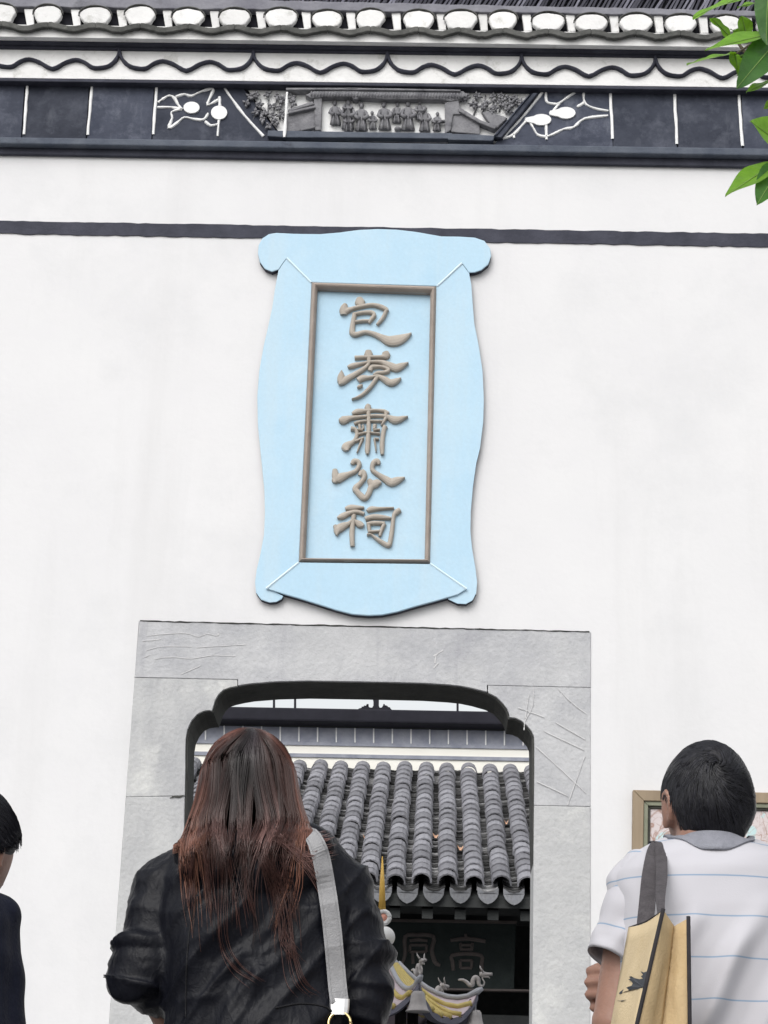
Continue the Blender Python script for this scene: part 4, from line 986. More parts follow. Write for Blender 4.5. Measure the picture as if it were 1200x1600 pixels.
# the rest of the crown, beyond the right edge of the picture
rr = random.Random(12); nl = 0; base_me = {}
protos = []
for k in range(6):
    vs, fs = leaf_mesh(.15 + .012 * k, .055 + .002 * k, seed=40 + k, droop=.15)
    me = MB().add(vs, fs).mesh('leaf', recalc=False, smooth=True); me.materials.append(MATS['leaf_bright' if k % 3 else 'leaf_dark']); protos.append(me)
for b in range(9):
    a = Vector((2.66, YT + .18, 3.7 + b * .28)); ang_ = rr.uniform(-1.2, 2.2); e = a + Vector((math.cos(ang_) * .9 + .35, math.sin(ang_) * .9, rr.uniform(.1, .6)))
    obj('branch', MB().tube([a, (a + e) / 2 + Vector((0, 0, .1)), e], [.03, .02, .006], 7), 'bark', tr, smooth=True)
    for q in range(24):
        t = rr.uniform(.25, 1.05); p = a + (e - a) * t + Vector((rr.gauss(0, .13), rr.gauss(0, .13), rr.gauss(0, .13)))
        if proj(p)[0] < 1330: continue
        o = link('leaf', rr.choice(protos), None, tr, p - wloc(tr)); o.rotation_euler = (rr.uniform(-.5, .5), rr.uniform(-.2, .9), rr.uniform(-3.1, 3.1)); nl += 1
# ================================================================== PEOPLE
mat('skin', (0.235, 0.128, 0.095), (0.30, 0.17, 0.127), 18, 0.5, 0.1, 120, 0.4)
MATS['skin'].node_tree.nodes['Principled BSDF'].inputs['Subsurface Weight'].default_value = 0.12
MATS['skin'].node_tree.nodes['Principled BSDF'].inputs['Subsurface Radius'].default_value = (0.012, 0.004, 0.002)
mat('eye_white', (0.7, 0.68, 0.66)); mat('iris', (0.03, 0.018, 0.012), rough=.3); mat('lips', (0.36, 0.13, 0.12), rough=.4)
mat('shoe', (0.02, 0.02, 0.022), (0.035, 0.035, 0.038), 20, .5); mat('trouser_dark', (0.02, 0.022, 0.03), (0.03, 0.032, 0.042), 30, .8); mat('jeans', (0.05, 0.07, 0.12), (0.07, 0.095, 0.15), 40, .85)
def hair_mat(name, rough=.38, mulcol=(1, 1, 1)):
    M = bpy.data.materials.new(name); M.use_nodes = True; t = M.node_tree; b = t.nodes['Principled BSDF']
    a = t.nodes.new('ShaderNodeAttribute'); a.attribute_name = 'tone'
    t.links.new(a.outputs['Color'], b.inputs['Base Color']); b.inputs['Roughness'].default_value = rough; b.inputs['Specular IOR Level'].default_value = .30
    MATS[name] = M
hair_mat('hair'); hair_mat('short_hair', .42); MATS['short_hair'].node_tree.nodes['Principled BSDF'].inputs['Specular IOR Level'].default_value = .38

def head_mesh(mb, C, yaw, pitch, s=1.0):
    """skull with brow, nose, lips, chin and ears; local +y is the face, returned function maps local to world"""
    Rm = Matrix.Rotation(yaw, 3, 'Z') @ Matrix.Rotation(pitch, 3, 'X')
    C = Vector(C); T = lambda p: C + Rm @ (Vector(p) * s)
    nu, nv = 48, 36; vs = []
    for j in range(nv + 1):
        ph = math.pi * (j + .001) / (nv + .002)
        for i in range(nu):
            t = 2 * math.pi * i / nu
            x, y, z = .074 * math.sin(ph) * math.cos(t), .094 * math.sin(ph) * math.sin(t), .115 * math.cos(ph)
            if z < -.01:
                k = (-z - .01) / .105
                x *= 1 - .30 * k; y = y * (1 - .25 * k) + (.012 * k if y > 0 else .03 * k)
            if y > 0:
                g = lambda cx, cz, sx, sz: math.exp(-((x - cx) / sx) ** 2 - ((z - cz) / sz) ** 2)
                y += .020 * g(0, -.022, .011, .016) + .010 * g(0, -.004, .008, .022) + .005 * g(0, .026, .04, .010) - .008 * g(.03, .006, .014, .010) - .008 * g(-.03, .006, .014, .010)
                y += .005 * g(0, -.056, .020, .006) + .004 * g(0, -.066, .017, .006) + .008 * g(0, -.095, .02, .014) - .003 * g(0, -.080, .025, .006)
            vs.append(T((x, y, z)))
    fs = [(j * nu + i, j * nu + (i + 1) % nu, (j + 1) * nu + (i + 1) % nu, (j + 1) * nu + i) for j in range(nv) for i in range(nu)]
    fs += [tuple(range(nu - 1, -1, -1)), tuple(nv * nu + i for i in range(nu))]
    mb.add(vs, fs)
    for sx in (-1, 1):                            # ears: a shell with a raised rim and a lobe
        rot = Rm @ Matrix.Rotation(sx * R(-22), 3, 'Z')
        mb.ball(T((sx * .074, -.008, -.008)), (.008 * s, .018 * s, .031 * s), 14, 10, rot)
        mb.tube([T((sx * (.078 + .004 * math.sin(a)), -.010 + .018 * math.cos(a), -.005 + .030 * math.sin(a))) for a in np.linspace(-.3, math.pi + .9, 14)], .0050 * s, 7)
        mb.ball(T((sx * .075, -.002, -.034)), (.007 * s, .009 * s, .010 * s), 10, 8, rot)
    return T
def face_parts(T, s, body):
    for sx in (-1, 1):
        e = MB(); e.ball(T((sx * .030, .069, .006)), .0115 * s, 14, 10); eb = obj('eye', e, 'eye_white', body, smooth=True)
        obj('iris', MB().ball(T((sx * .030, .0765, .006)), .0052 * s, 10, 8), 'iris', eb, smooth=True)
    obj('mouth', MB().tube([T((x, .0785 - 12 * x * x, -.061)) for x in np.linspace(-.021, .021, 9)], [.001, .003, .0042, .0046, .0042, .0046, .0042, .003, .001], 8), 'lips', body, smooth=True)
def hand(mb, W_, fw, side, pn, curl=(.5, .6, .4), s=1.0):
    """palm, four jointed fingers and a thumb; fw along the hand, side towards the thumb, pn out of the palm"""
    W_ = Vector(W_); fw = Vector(fw).normalized(); side = Vector(side); side = (side - fw * side.dot(fw)).normalized(); pn_ = fw.cross(side); pn = pn_ if pn_.dot(Vector(pn)) > 0 else -pn_
    P_ = lambda a, b, c=0: W_ + (fw * a + side * b + pn * c) * s
    mb.loft([(P_(-.02, 0), side * .026 * s, pn * .020 * s), (P_(.02, 0), side * .032 * s, pn * .018 * s), (P_(.06, 0), side * .041 * s, pn * .016 * s), (P_(.088, -.001), side * .042 * s, pn * .013 * s), (P_(.096, -.002), side * .036 * s, pn * .008 * s)], 16)
    for i, (off, ln) in enumerate(((.031, .94), (.010, 1.04), (-.011, .98), (-.031, .78))):
        p = P_(.088 - (.006 if i == 3 else 0), off); ang = 0
        pr = [P_(.05, off * .8), p]; q = p; spread = side * (off * 1.0)
        rads = [.0098, .0096]
        for c, l, r in zip(curl, (.044 * ln, .028 * ln, .021 * ln), (.0088, .0080, .0068)):
            ang += c; d = (fw * math.cos(ang) + pn * math.sin(ang) + spread * .6).normalized(); q = q + d * l * s; pr.append(q); rads.append(r)
        for a, b, r0, r1 in zip(pr[:-1], pr[1:], rads[:-1], rads[1:]): mb.capsule(a, b, r0 * s, r1 * s, 10)
    a = P_(.018, .024, .004); b = P_(.048, .046, .016); c = P_(.074, .046, .030); d = P_(.094, .036, .040)
    for p, q, r0, r1 in ((a, b, .014, .0115), (b, c, .0112, .0098), (c, d, .0096, .0075)): mb.capsule(p, q, r0 * s, r1 * s, 10)

def shoe_pair(root, x, y, z0, mt, sep=.10, yaw=0):
    for sx in (-1, 1):
        m_ = MB(); c = Vector((x + sx * sep, y, z0))
        m_.loft([(c + Vector((0, a, h)), Vector((w, 0, 0)), Vector((0, 0, k))) for a, h, w, k in ((-.075, .040, .025, .036), (-.055, .042, .036, .041), (0, .042, .040, .041), (.06, .036, .046, .034), (.12, .028, .046, .026), (.155, .024, .036, .022), (.172, .020, .016, .014))], 16)
        obj('shoe', m_, mt, root, smooth=True)
def legs(mb, x, y, z0, hip, sep=.095, k=1.0):
    for sx in (-1, 1):
        h = Vector((x + sx * sep, y, z0 + hip)); kn = Vector((x + sx * sep * 1.02, y + .02, z0 + hip * .53)); an = Vector((x + sx * sep, y - .02, z0 + .09))
        mb.capsule(h, kn, .086 * k, .058 * k); mb.capsule(kn, an, .056 * k, .040 * k)
        mb.capsule(an, an + Vector((0, .14, -.05)), .038 * k, .03 * k)
def trousers(root, x, y, z0, hip, mt, sep=.095, k=1.0):
    m_ = MB(); m_.loft([(Vector((x, y, z0 + hip + a)), Vector((w, 0, 0)), Vector((0, d, 0))) for a, w, d in ((-.10, .15 * k, .11), (0, .185 * k, .13), (.10, .175 * k, .12), (.17, .155 * k, .105))], 28)
    for sx in (-1, 1):
        m_.loft([(Vector((x + sx * sep, y + dy, z0 + h)), Vector((w * k, 0, 0)), Vector((0, w * k * 1.05, 0))) for h, w, dy in ((hip, .105, 0), (hip * .75, .092, .005), (hip * .53, .078, .012), (hip * .28, .070, -.01), (.07, .066, -.02))], 20)
    me = remesh(m_, .010, 5); a, n = coords(me)
    f = vnoise(np.c_[a[:, 0] * 14, a[:, 1] * 14, a[:, 2] * 34]); a += n * ((f - .5) * .016)[:, None]; put(me, a)
    off = wloc(root); me.transform(Matrix.Translation(-off)); return link('trousers', me, mt, root)
def body_obj(root, mb, vox=.0048):
    me = remesh(mb, vox, 3); me.transform(Matrix.Translation(-wloc(root))); return link('body', me, 'skin', root)
def ridged(u): return 1 - np.abs(np.sin(u))
def strands(paths, width, tones, name, parent, sides=3, material='hair'):
    """each path is an (n,3) array; builds thin tubes in one mesh with a per-strand colour"""
    V = []; Fc = []; Cc = []; o = 0
    for p, w, tn in zip(paths, width, tones):
        n = len(p); d = np.gradient(p, axis=0); d /= np.linalg.norm(d, axis=1)[:, None] + 1e-9
        ref = np.array([.3, .2, .93]) if abs(d[0][2]) < .8 else np.array([.9, .3, .1])
        a = np.cross(d, ref); a /= np.linalg.norm(a, axis=1)[:, None] + 1e-9; b = np.cross(a, d)
        r = w * np.clip(np.minimum(np.linspace(.5, 8, n), np.linspace(4, .15, n)), 0, 1)
        for k in range(sides):
            t = 2 * math.pi * k / sides
            V.append(p + (a * math.cos(t) + b * math.sin(t)) * r[:, None])
        tn = np.asarray(tn); tn = np.repeat(tn[None, :], n, 0) if tn.ndim == 1 else tn
        for k in range(sides): Cc.append(tn)
        i = np.arange(n - 1)
        for k in range(sides):
            k2 = (k + 1) % sides
            Fc.append(np.c_[o + k * n + i, o + k * n + i + 1, o + k2 * n + i + 1, o + k2 * n + i])
        o += sides * n
    V = np.concatenate(V); Fc = np.concatenate(Fc); Cc = np.concatenate(Cc)
    V = V - np.array(wloc(parent))
    me = bpy.data.meshes.new(name); me.vertices.add(len(V)); me.vertices.foreach_set('co', V.ravel())
    me.loops.add(Fc.size); me.polygons.add(len(Fc)); me.loops.foreach_set('vertex_index', Fc.ravel().astype(np.int32))
    me.polygons.foreach_set('loop_start', np.arange(0, Fc.size, 4, dtype=np.int32)); me.polygons.foreach_set('use_smooth', [True] * len(Fc))
    me.update(calc_edges=True)
    ca = me.color_attributes.new('tone', 'FLOAT_COLOR', 'POINT'); ca.data.foreach_set('color', np.c_[Cc, np.ones(len(Cc))].astype(np.float32).ravel())
    return link(name, me, material, parent)
def set_tone(me, tone):
    ca = me.color_attributes.new('tone', 'FLOAT_COLOR', 'POINT'); t = np.tile(np.array([*tone, 1], np.float32), len(me.vertices)); ca.data.foreach_set('color', t)

def short_hair(body, T, s, whorl, n, base, tip, seed, limit, swirl=.5, ln=(.022, .042), grow=1.0, part=None):
    """cap of hair over the skull in head-local space (limit: lowest local z as a function of the angle from the back)"""
    rr = np.random.RandomState(seed); nu, nv = 56, 30; vs = []
    def cap(d, lift=1.0):                          # surface point for unit direction d
        x, y, z = d
        k = max(0, -z)
        return np.array([x * (.0820 - .046 * k ** 1.2) * lift, y * (.104 - .026 * k) * lift, z * (.118 if z > 0 else .128) * lift])
    def inside(d):
        ang = abs(math.atan2(d[0], -d[1])); p = cap(d)
        return p[2] - limit(ang)
    for j in range(nv + 1):
        ph = 2.45 * j / nv
        for i in range(nu):
            t = 2 * math.pi * i / nu
            d = np.array([math.sin(ph) * math.cos(t), math.sin(ph) * math.sin(t), math.cos(ph)])
            m_ = inside(d); l = 1.0 if m_ > .02 else (.93 + .07 * max(0, m_) / .02 if m_ > 0 else .80)
            vs.append(T(cap(d, l * (.985 + .012 * math.sin(5 * t + 3 * ph)) * grow)))
    fs = [(j * nu + i, j * nu + (i + 1) % nu, (j + 1) * nu + (i + 1) % nu, (j + 1) * nu + i) for j in range(nv) for i in range(nu)] + [tuple(range(nu - 1, -1, -1))]
    me = MB().add(vs, fs).mesh('hair', wloc(body), smooth=True); set_tone(me, base); ho = link('hair', me, 'short_hair', body)
    wh = np.array(whorl, float); wh /= np.linalg.norm(wh)
    paths = []; tones = []; ws = []
    while len(paths) < n:
        d = rr.randn(3); d /= np.linalg.norm(d)
        m_ = inside(d)
        if m_ < .004: continue
        L = rr.uniform(*ln); st = 6; p = d.copy(); pts = []
        clump = vnoise(np.array([[d[0] * 9 + 5, d[1] * 9 + 5, d[2] * 9 + 5]]))[0]
        for k in range(st):
            tg = p - wh * (p @ wh); tg = tg - p * (tg @ p); ng = np.linalg.norm(tg) + 1e-6; tg /= ng
            sw = np.cross(p, tg); a = swirl * math.exp(-ng * 1.5) * 2 + (clump - .5) * .9
            dr = tg * math.cos(a) + sw * math.sin(a) + np.array([0, 0, -.20]) * min(1, ng)
            dr -= p * (dr @ p); dr /= np.linalg.norm(dr) + 1e-6
            lift = 1.0 + .012 + .05 * (k / st) * clump * (1 - .6 * k / st)
            pts.append(np.array(T(cap(p, lift * grow))))
            p = p + dr * (L / st / .1); p /= np.linalg.norm(p)
        paths.append(np.array(pts)); mixv = rr.rand() ** 2; tones.append(np.array(base) * (1 - mixv) + np.array(tip) * mixv); ws.append(rr.uniform(.0006, .0012))
    strands(paths, ws, tones, 'hair_strands', ho, 3, 'short_hair')
    return ho

S = 1 / 868.0
PV = lambda x, y, Y: at(x, y, Y)
def torso_loft(mb, secs, Y, n=32):               # (px centre, py, half width px, depth m, y shift)
    q = []
    for cx, py, hw, d, dy in secs:
        c = at(cx, py, Y + dy); q.append((c, Vector((hw * S, 0, 0)), Vector((0, d, 0))))
    mb.loft(q, n)
def superloft(mb, secs, Y, n=40, pw=2.6):         # squarer cross-section, for clothes
    rings = []; vs = []
    for cx, py, hw, d, dy in secs:
        c = at(cx, py, Y + dy)
        for k in range(n):
            t = 2 * math.pi * k / n; a = math.cos(t); b = math.sin(t)
            vs.append(c + Vector((hw * S * math.copysign(abs(a) ** (2 / pw), a), d * math.copysign(abs(b) ** (2 / pw), b), 0)))
    m_ = len(secs)
    fs = [(i * n + k, i * n + (k + 1) % n, (i + 1) * n + (k + 1) % n, (i + 1) * n + k) for i in range(m_ - 1) for k in range(n)] + [tuple(range(n - 1, -1, -1)), tuple((m_ - 1) * n + k for k in range(n))]
    mb.add(vs, fs)

# ------------------------------------------------------------------ the woman
YWN = 3.72
wx = at(395, 1450, YWN).x
wm = thing('person', 'woman with long reddish brown hair and black hooded jacket, back turned, facing the doorway', 'person', (wx, YWN, TZ))
def crinkle(name, c1, c2, rough, spec, strength, scale, stretch, rot=0.0):
    """thin crisp cloth: creased height field of folded noise"""
    M = mat(name, c1, c2, 30, rough, spec=spec); t = M.node_tree; N = t.nodes; L = t.links; b = N['Principled BSDF']
    tc = N.new('ShaderNodeTexCoord'); hs_ = []
    for k, (sc, w) in enumerate(((scale, 1.0), (scale * 2.3, .45), (scale * 5.5, .16))):
        mp = N.new('ShaderNodeMapping'); mp.inputs['Scale'].default_value = stretch if k < 2 else (1, 1, 1); mp.inputs['Rotation'].default_value = (0, rot, 0); L.new(tc.outputs['Object'], mp.inputs[0])
        n = N.new('ShaderNodeTexNoise'); n.inputs['Scale'].default_value = sc; n.inputs['Detail'].default_value = 2.0; n.inputs['Distortion'].default_value = .6; L.new(mp.outputs[0], n.inputs['Vector'])
        a = N.new('ShaderNodeMath'); a.operation = 'SUBTRACT'; a.inputs[1].default_value = .5; L.new(n.outputs[0], a.inputs[0])
        a2 = N.new('ShaderNodeMath'); a2.operation = 'ABSOLUTE'; L.new(a.outputs[0], a2.inputs[0])
        a3 = N.new('ShaderNodeMath'); a3.operation = 'MULTIPLY'; a3.inputs[1].default_value = -w; L.new(a2.outputs[0], a3.inputs[0]); hs_.append(a3.outputs[0])
    s1 = N.new('ShaderNodeMath'); L.new(hs_[0], s1.inputs[0]); L.new(hs_[1], s1.inputs[1]); s2 = N.new('ShaderNodeMath'); L.new(s1.outputs[0], s2.inputs[0]); L.new(hs_[2], s2.inputs[1])
    bp = N.new('ShaderNodeBump'); bp.inputs['Strength'].default_value = strength; bp.inputs['Distance'].default_value = .05; L.new(s2.outputs[0], bp.inputs['Height']); L.new(bp.outputs[0], b.inputs['Normal'])
    return M
crinkle('jacket', (0.0030, 0.0034, 0.0062), (0.0050, 0.0056, 0.0095), .46, .17, .16, 14.0, (1.5, 1, .8), R(38))
bd = MB()
hc = at(388, 1240, YWN + .01)
Th = head_mesh(bd, hc, 0.0, R(14), .97)
bd.capsule(hc + Vector((0, -.015, -.05)), at(396, 1345, YWN - .005), .050, .055)
torso_loft(bd, [(397, 1322, 60, .05, 0), (397, 1350, 118, .075, 0), (397, 1385, 135, .092, 0), (397, 1480, 125, .10, 0), (397, 1600, 112, .095, 0), (397, 1720, 118, .10, 0), (397, 1850, 140, .115, 0)], YWN)
lsh, lel, lwr = at(262, 1395, YWN), at(236, 1518, YWN - .03), at(318, 1700, YWN + .15)
rsh, rel_, rwr = at(530, 1395, YWN), at(566, 1566, YWN - .02), at(455, 1668, YWN + .20)
for a, b, c, sx in ((lsh, lel, lwr, 1), (rsh, rel_, rwr, -1)):
    bd.capsule(a, b, .046, .038); bd.capsule(b, c, .039, .026)
    fw_ = (c - b).normalized(); hand(bd, c + fw_ * .02, fw_, Vector((0, 0, 1)), Vector((sx, .4, 0)), (.35, .5, .35), .92)
legs(bd, wx, YWN, TZ, .80)
wb_ = body_obj(wm, bd); face_parts(Th, .97, wb_)
trousers(wm, wx, YWN, TZ, .80, 'jeans'); shoe_pair(wm, wx, YWN, TZ + .002, 'shoe', .095)
# jacket
jk = MB()
superloft(jk, [(398, 1318, 62, .062, 0), (398, 1334, 98, .082, 0), (398, 1352, 128, .098, 0), (399, 1385, 148, .112, 0), (400, 1450, 150, .122, -.004), (401, 1530, 147, .126, -.006), (403, 1600, 141, .128, -.006), (403, 1660, 143, .13, -.006), (401, 1760, 160, .14, -.004), (401, 1900, 172, .15, 0), (401, 1990, 172, .15, 0)], YWN)
jk.capsule(at(330, 1352, YWN), lsh, .058, .062); jk.capsule(at(470, 1345, YWN), rsh, .060, .060)
jk.capsule(lsh, lel, .063, .053)
e2 = lel + (lwr - lel) * .10
jk.capsule(lel, e2, .052, .052)
for t_, r_ in ((.72, .061), (.9, .062), (1.0, .059)): jk.ball(lsh + (lel - lsh) * t_ + Vector((-.006, -.004, 0)), (r_, r_, r_ * .55), 18, 10)
jk.ball(at(218, 1545, YWN - .03), (.052, .055, .024), 18, 10); jk.ball(at(205, 1552, YWN - .05), (.034, .034, .018), 14, 8)
jk.capsule(rsh, rel_, .060, .056); jk.capsule(rel_, rel_ + (rwr - rel_) * .8, .054, .046)
for t_, r_ in ((.6, .060), (.85, .060)): jk.ball(rsh + (rel_ - rsh) * t_ + Vector((.006, 0, 0)), (r_, r_, r_ * .6), 18, 10)
# hood lying on the shoulders
hd_c = at(430, 1330, YWN - .075)
jk.ball(at(400, 1352, YWN - .10), (.125, .030, .060), 22, 12); jk.ball(at(455, 1322, YWN - .07), (.080, .034, .030), 20, 12); jk.ball(at(335, 1335, YWN - .07), (.070, .036, .032), 20, 12)
jme = remesh(jk, .0052, 9)
a, n = coords(jme)
c0 = np.array(at(400, 1450, YWN))
dx, dz = (a[:, 0] - c0[0]) / S, -(a[:, 2] - c0[2]) / S          # photo-scale offsets on the back
nz1 = vnoise(a * 7.0); nz2 = vnoise(a * 17.0 + 9); nz3 = vnoise(a * 38.0 + 3)
sm_ = lambda q: (.5 + .5 * np.sin(q))
u = (dx * .80 + dz * .60) / 34.0
fold = sm_(u * 1.9 + nz1 * 6.0) ** 2 * .012 * np.clip(nz2 * 1.6 - .15, 0, 1) + sm_(u * 4.2 + nz1 * 8 + 1) ** 3 * .004
tors = np.clip(1.25 - np.abs(dx) / 150, 0, 1)
disp = fold * tors
lsv, ldv = np.array(lsh), np.array(lel - lsh); rsv, rdv = np.array(rsh), np.array(rel_ - rsh)
for sv, dv, side in ((lsv, ldv, -1), (rsv, rdv, 1)):
    al = (a - sv) @ dv / (dv @ dv); msk = np.clip((np.sign(side) * dx - 118) / 24, 0, 1) * np.clip(al * 3 + .6, 0, 1)
    tilt = al * np.linalg.norm(dv) * 1000 + side * dx * -.30
    w_ = ridged(tilt / 21 + nz1 * 4.6 + nz2 * 1.8) ** 1.8 * (.003 + .011 * np.clip(al, 0, 1.1) ** 1.2) * np.clip(nz2 * 1.9 - .2, .1, 1)
    disp = disp * (1 - msk) + w_ * msk
cr1 = (1 - np.abs(2 * vnoise(np.c_[dx * .80 + dz * .6, (dz * .8 - dx * .6) * .33, a[:, 1] * 300] * .021 + 5) - 1)) ** 5; cr2 = (1 - np.abs(2 * vnoise(a * 13.0 + 31) - 1)) ** 6
disp += (nz1 - .5) * .014 + (nz2 - .5) * .007 + (nz3 - .5) * .0014 + cr1 * .0070 + cr2 * .0045
yoke = np.exp(-((dz + 62 + 10 * nz1) / 9) ** 2) * np.clip(1 - np.abs(dx) / 130, 0, 1); disp += yoke * .004
a2 = a + n * disp[:, None]
put(jme, a2); jme.transform(Matrix.Translation(-wloc(wm))); jo = link('jacket', jme, 'jacket', wm)
bvh_j = BVHTree.FromPolygons([Vector(v.co) + wloc(wm) for v in jme.vertices], [tuple(p.vertices) for p in jme.polygons])
def on(bvh, px, py, off):
    h = bvh.ray_cast(CAM, ray(px, py))
    if h[0] is None: return None
    return h[0] - ray(px, py) * off
# sleeve tab with its loop at the left elbow, seams
tabp = [at(186, 1500, YWN - .03), at(181, 1518, YWN - .045), at(176, 1538, YWN - .05), at(178, 1548, YWN - .05)]
obj('sleeve_tab', MB().loft([(p, Vector((.0050, 0, .001)), Vector((0, .0018, 0))) for p in tabp], 10), 'jacket', jo, smooth=True)
mat('seam', (0.004, 0.004, 0.006), rough=.7)
def drape(name, pts, w, bvh, parent, material, off=.003, th=.0015, k=8):
    sp = [tuple(q) for q in spline(pts, k)]
    P_ = [on(bvh, x, y, off) for x, y in sp]; P_ = [p for p in P_ if p is not None]
    mb = MB(); mb.tube(P_, w, 6); return obj(name, mb, material, parent, smooth=True)
drape('back_seam', [(318, 1368), (300, 1430), (292, 1500), (290, 1590)], .0016, bvh_j, jo, 'seam', .0004)
drape('back_seam', [(505, 1380), (520, 1440), (524, 1520), (524, 1592)], .0016, bvh_j, jo, 'seam', .0004)
drape('waist_seam', [(430, 1575), (470, 1568), (505, 1572), (518, 1580)], .0018, bvh_j, jo, 'seam', .0004)

# hair
prof_h = [(1139.5, 4, .0), (1142, 19, .026), (1147, 33, .044), (1156, 47, .062), (1168, 57, .076), (1182, 65, .086), (1205, 74, .095), (1232, 79, .100), (1262, 86, .104), (1290, 96, .110), (1315, 104, .118), (1345, 106, .128), (1380, 108, .134), (1430, 104, .137), (1500, 96, .139), (1600, 90, .140)]
def henv(y):
    ys = [p[0] for p in prof_h]; return np.interp(y, ys, [p[1] for p in prof_h]), np.interp(y, ys, [p[2] for p in prof_h])
rr = np.random.RandomState(21)
hx = 387
core = []; nu = 40; ysl = [1140.5, 1143, 1148, 1157, 1172, 1200, 1232, 1262, 1280, 1296, 1310]
for y in ysl:
    hw, dp = henv(y); c = at(hx, y, YWN)
    for i in range(nu):
        t = 2 * math.pi * i / nu; fl = .85 if y < 1262 else .76 if y < 1275 else .66 if y < 1290 else .50 if y < 1300 else .25
        core.append(c + Vector((hw * S * fl * math.sin(t), (dp if math.cos(t) > 0 else min(dp, .085)) * -fl * math.cos(t) + .0, 0)))
mbh = MB().add(core, [(j * nu + i, j * nu + (i + 1) % nu, (j + 1) * nu + (i + 1) % nu, (j + 1) * nu + i) for j in range(len(ysl) - 1) for i in range(nu)] + [tuple(range(nu)), tuple((len(ysl) - 1) * nu + i for i in range(nu))])
hme = mbh.mesh('hair', wloc(wb_), smooth=True); set_tone(hme, (.018, .012, .011)); hair = link('hair', hme, 'hair', wb_)
paths, tones, ws = [], [], []
dark = np.array([.009, .006, .0065]); red = np.array([.088, .036, .028]); rose = np.array([.215, .118, .106]); crown_sheen = np.array([.048, .040, .046]); orange = np.array([.165, .075, .048])
def lockn(phi, seed): return vnoise(np.array([[phi * 6 + 30, seed, 2.5]]))[0]
for i in range(6600):
    phi = rr.uniform(-2.15, 2.15)                  # 0 straight at the back, + to the right
    lock = round(phi * 9 + rr.normal(0, .22)) / 9
    lay = rr.uniform(.88, 1.0) + .045 * (vnoise(np.array([[lock * 7 + 3, 1.1, 4.4]]))[0] - .5)
    lk = vnoise(np.array([[lock * 5.1 + 40, 3.3, 7.7]]))[0]
    r_ = rr.rand()
    mid = math.exp(-((phi - .12) / .8) ** 2)
    if r_ < .66: yend = 1300 + 50 * lk + rr.normal(0, 18)
    elif r_ < .975: yend = 1322 + 66 * lk + rr.normal(0, 22)
    else: yend = 1400 + 110 * rr.rand()
    if abs(phi) > 1.35: yend = min(yend, 1322 + 34 * lk)
    y0 = 1139.6 + 3.5 * rr.rand() + (9 * rr.rand() if abs(phi) < .5 else 0)
    bend = rr.normal(0, 4) + 22 * (vnoise(np.array([[lock * 3.7 + 21, 6.1, 1.3]]))[0] - .5); wob = rr.uniform(0, 6.28); n_ = 17; ys = y0 + (yend - y0) * np.linspace(0, 1, n_) ** 1.15
    pts = []; tn = []
    for k, y in enumerate(ys):
        hw, dp = henv(y); t = k / (n_ - 1)
        fan_ = np.clip((y - 1139) / 62, 0, 1); fan_ = fan_ * fan_ * (3 - 2 * fan_); g = np.clip((y - 1290) / 80, 0, 1)           # lower down the hair gathers in locks
        ph = (phi * (.30 + .70 * fan_) + .22 * (1 - fan_)) * (1 - .30 * g) + (lock - phi) * (.25 * fan_ + g * .6) + .05 * math.sin(y / 31 + lk * 20) * fan_
        hwv = hw * (1 + .0 * g)
        px_ = hx + 2 + hwv * lay * math.sin(ph) * (1 - .10 * g * (1 - abs(math.sin(ph)))) + 7 * g * (lk - .5) * 2 + 5 * math.sin(y / 38 + lk * 9) * g + bend * g * t + .9 * math.sin(y / 23 + wob) * g
        side = g * 7 * math.sin(phi) * (abs(phi) > .9)
        c = at(px_ + side * (1 - .5 * t), y, YWN)
        dpt = dp * lay * math.cos(ph) if abs(ph) < 1.57 else -.05 * (abs(ph) - 1.57)
        p = Vector((c.x, YWN - dpt, c.z))
        if y > 1252:
            h = bvh_j.ray_cast(Vector((p.x, YWN - .6, p.z)), Vector((0, 1, 0)))
            if h[0] is not None:
                wq = np.clip((y - 1252) / 66, 0, 1); wq = wq * wq * (3 - 2 * wq); p.y = p.y * (1 - wq) + min(p.y, h[0].y - .003 - .012 * (lay - .85) * 6 * (1 - .5 * t)) * wq
        pts.append(np.array(p))
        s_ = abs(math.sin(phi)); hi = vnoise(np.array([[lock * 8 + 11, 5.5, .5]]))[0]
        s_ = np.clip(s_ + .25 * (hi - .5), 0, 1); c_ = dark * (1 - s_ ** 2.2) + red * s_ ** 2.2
        if abs(phi - .12) < .42 and y < 1215: q_ = .65 * (1 - abs(phi - .12) / .42) * min(1, (1225 - y) / 40); c_ = c_ * (1 - q_) + crown_sheen * q_ * (.7 + 1.2 * hi)  # bluish sheen of the crown painted into the strand colour
        st0 = 1215 + 95 * vnoise(np.array([[lock * 11 + 71, 9.9, 3.1]]))[0]; f_ = np.clip((y - st0) / 110, 0, 1) * (.20 + .75 * hi) * np.clip((1385 - y) / 50, .12, 1)
        c_ = c_ * (1 - f_) + (rose if hi > .42 else orange if phi < -.7 or phi > 1.0 else red) * f_
        if phi < -.85 or phi > 1.1: q_ = np.clip((y - 1225) / 110, 0, 1) * .6; c_ = c_ * (1 - q_) + orange * q_
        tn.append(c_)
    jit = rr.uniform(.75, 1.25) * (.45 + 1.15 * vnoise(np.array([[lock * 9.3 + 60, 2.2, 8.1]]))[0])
    paths.append(np.array(pts)); tones.append(np.clip(np.array(tn) * jit, 0, 1)); ws.append(rr.uniform(.0007, .0014))
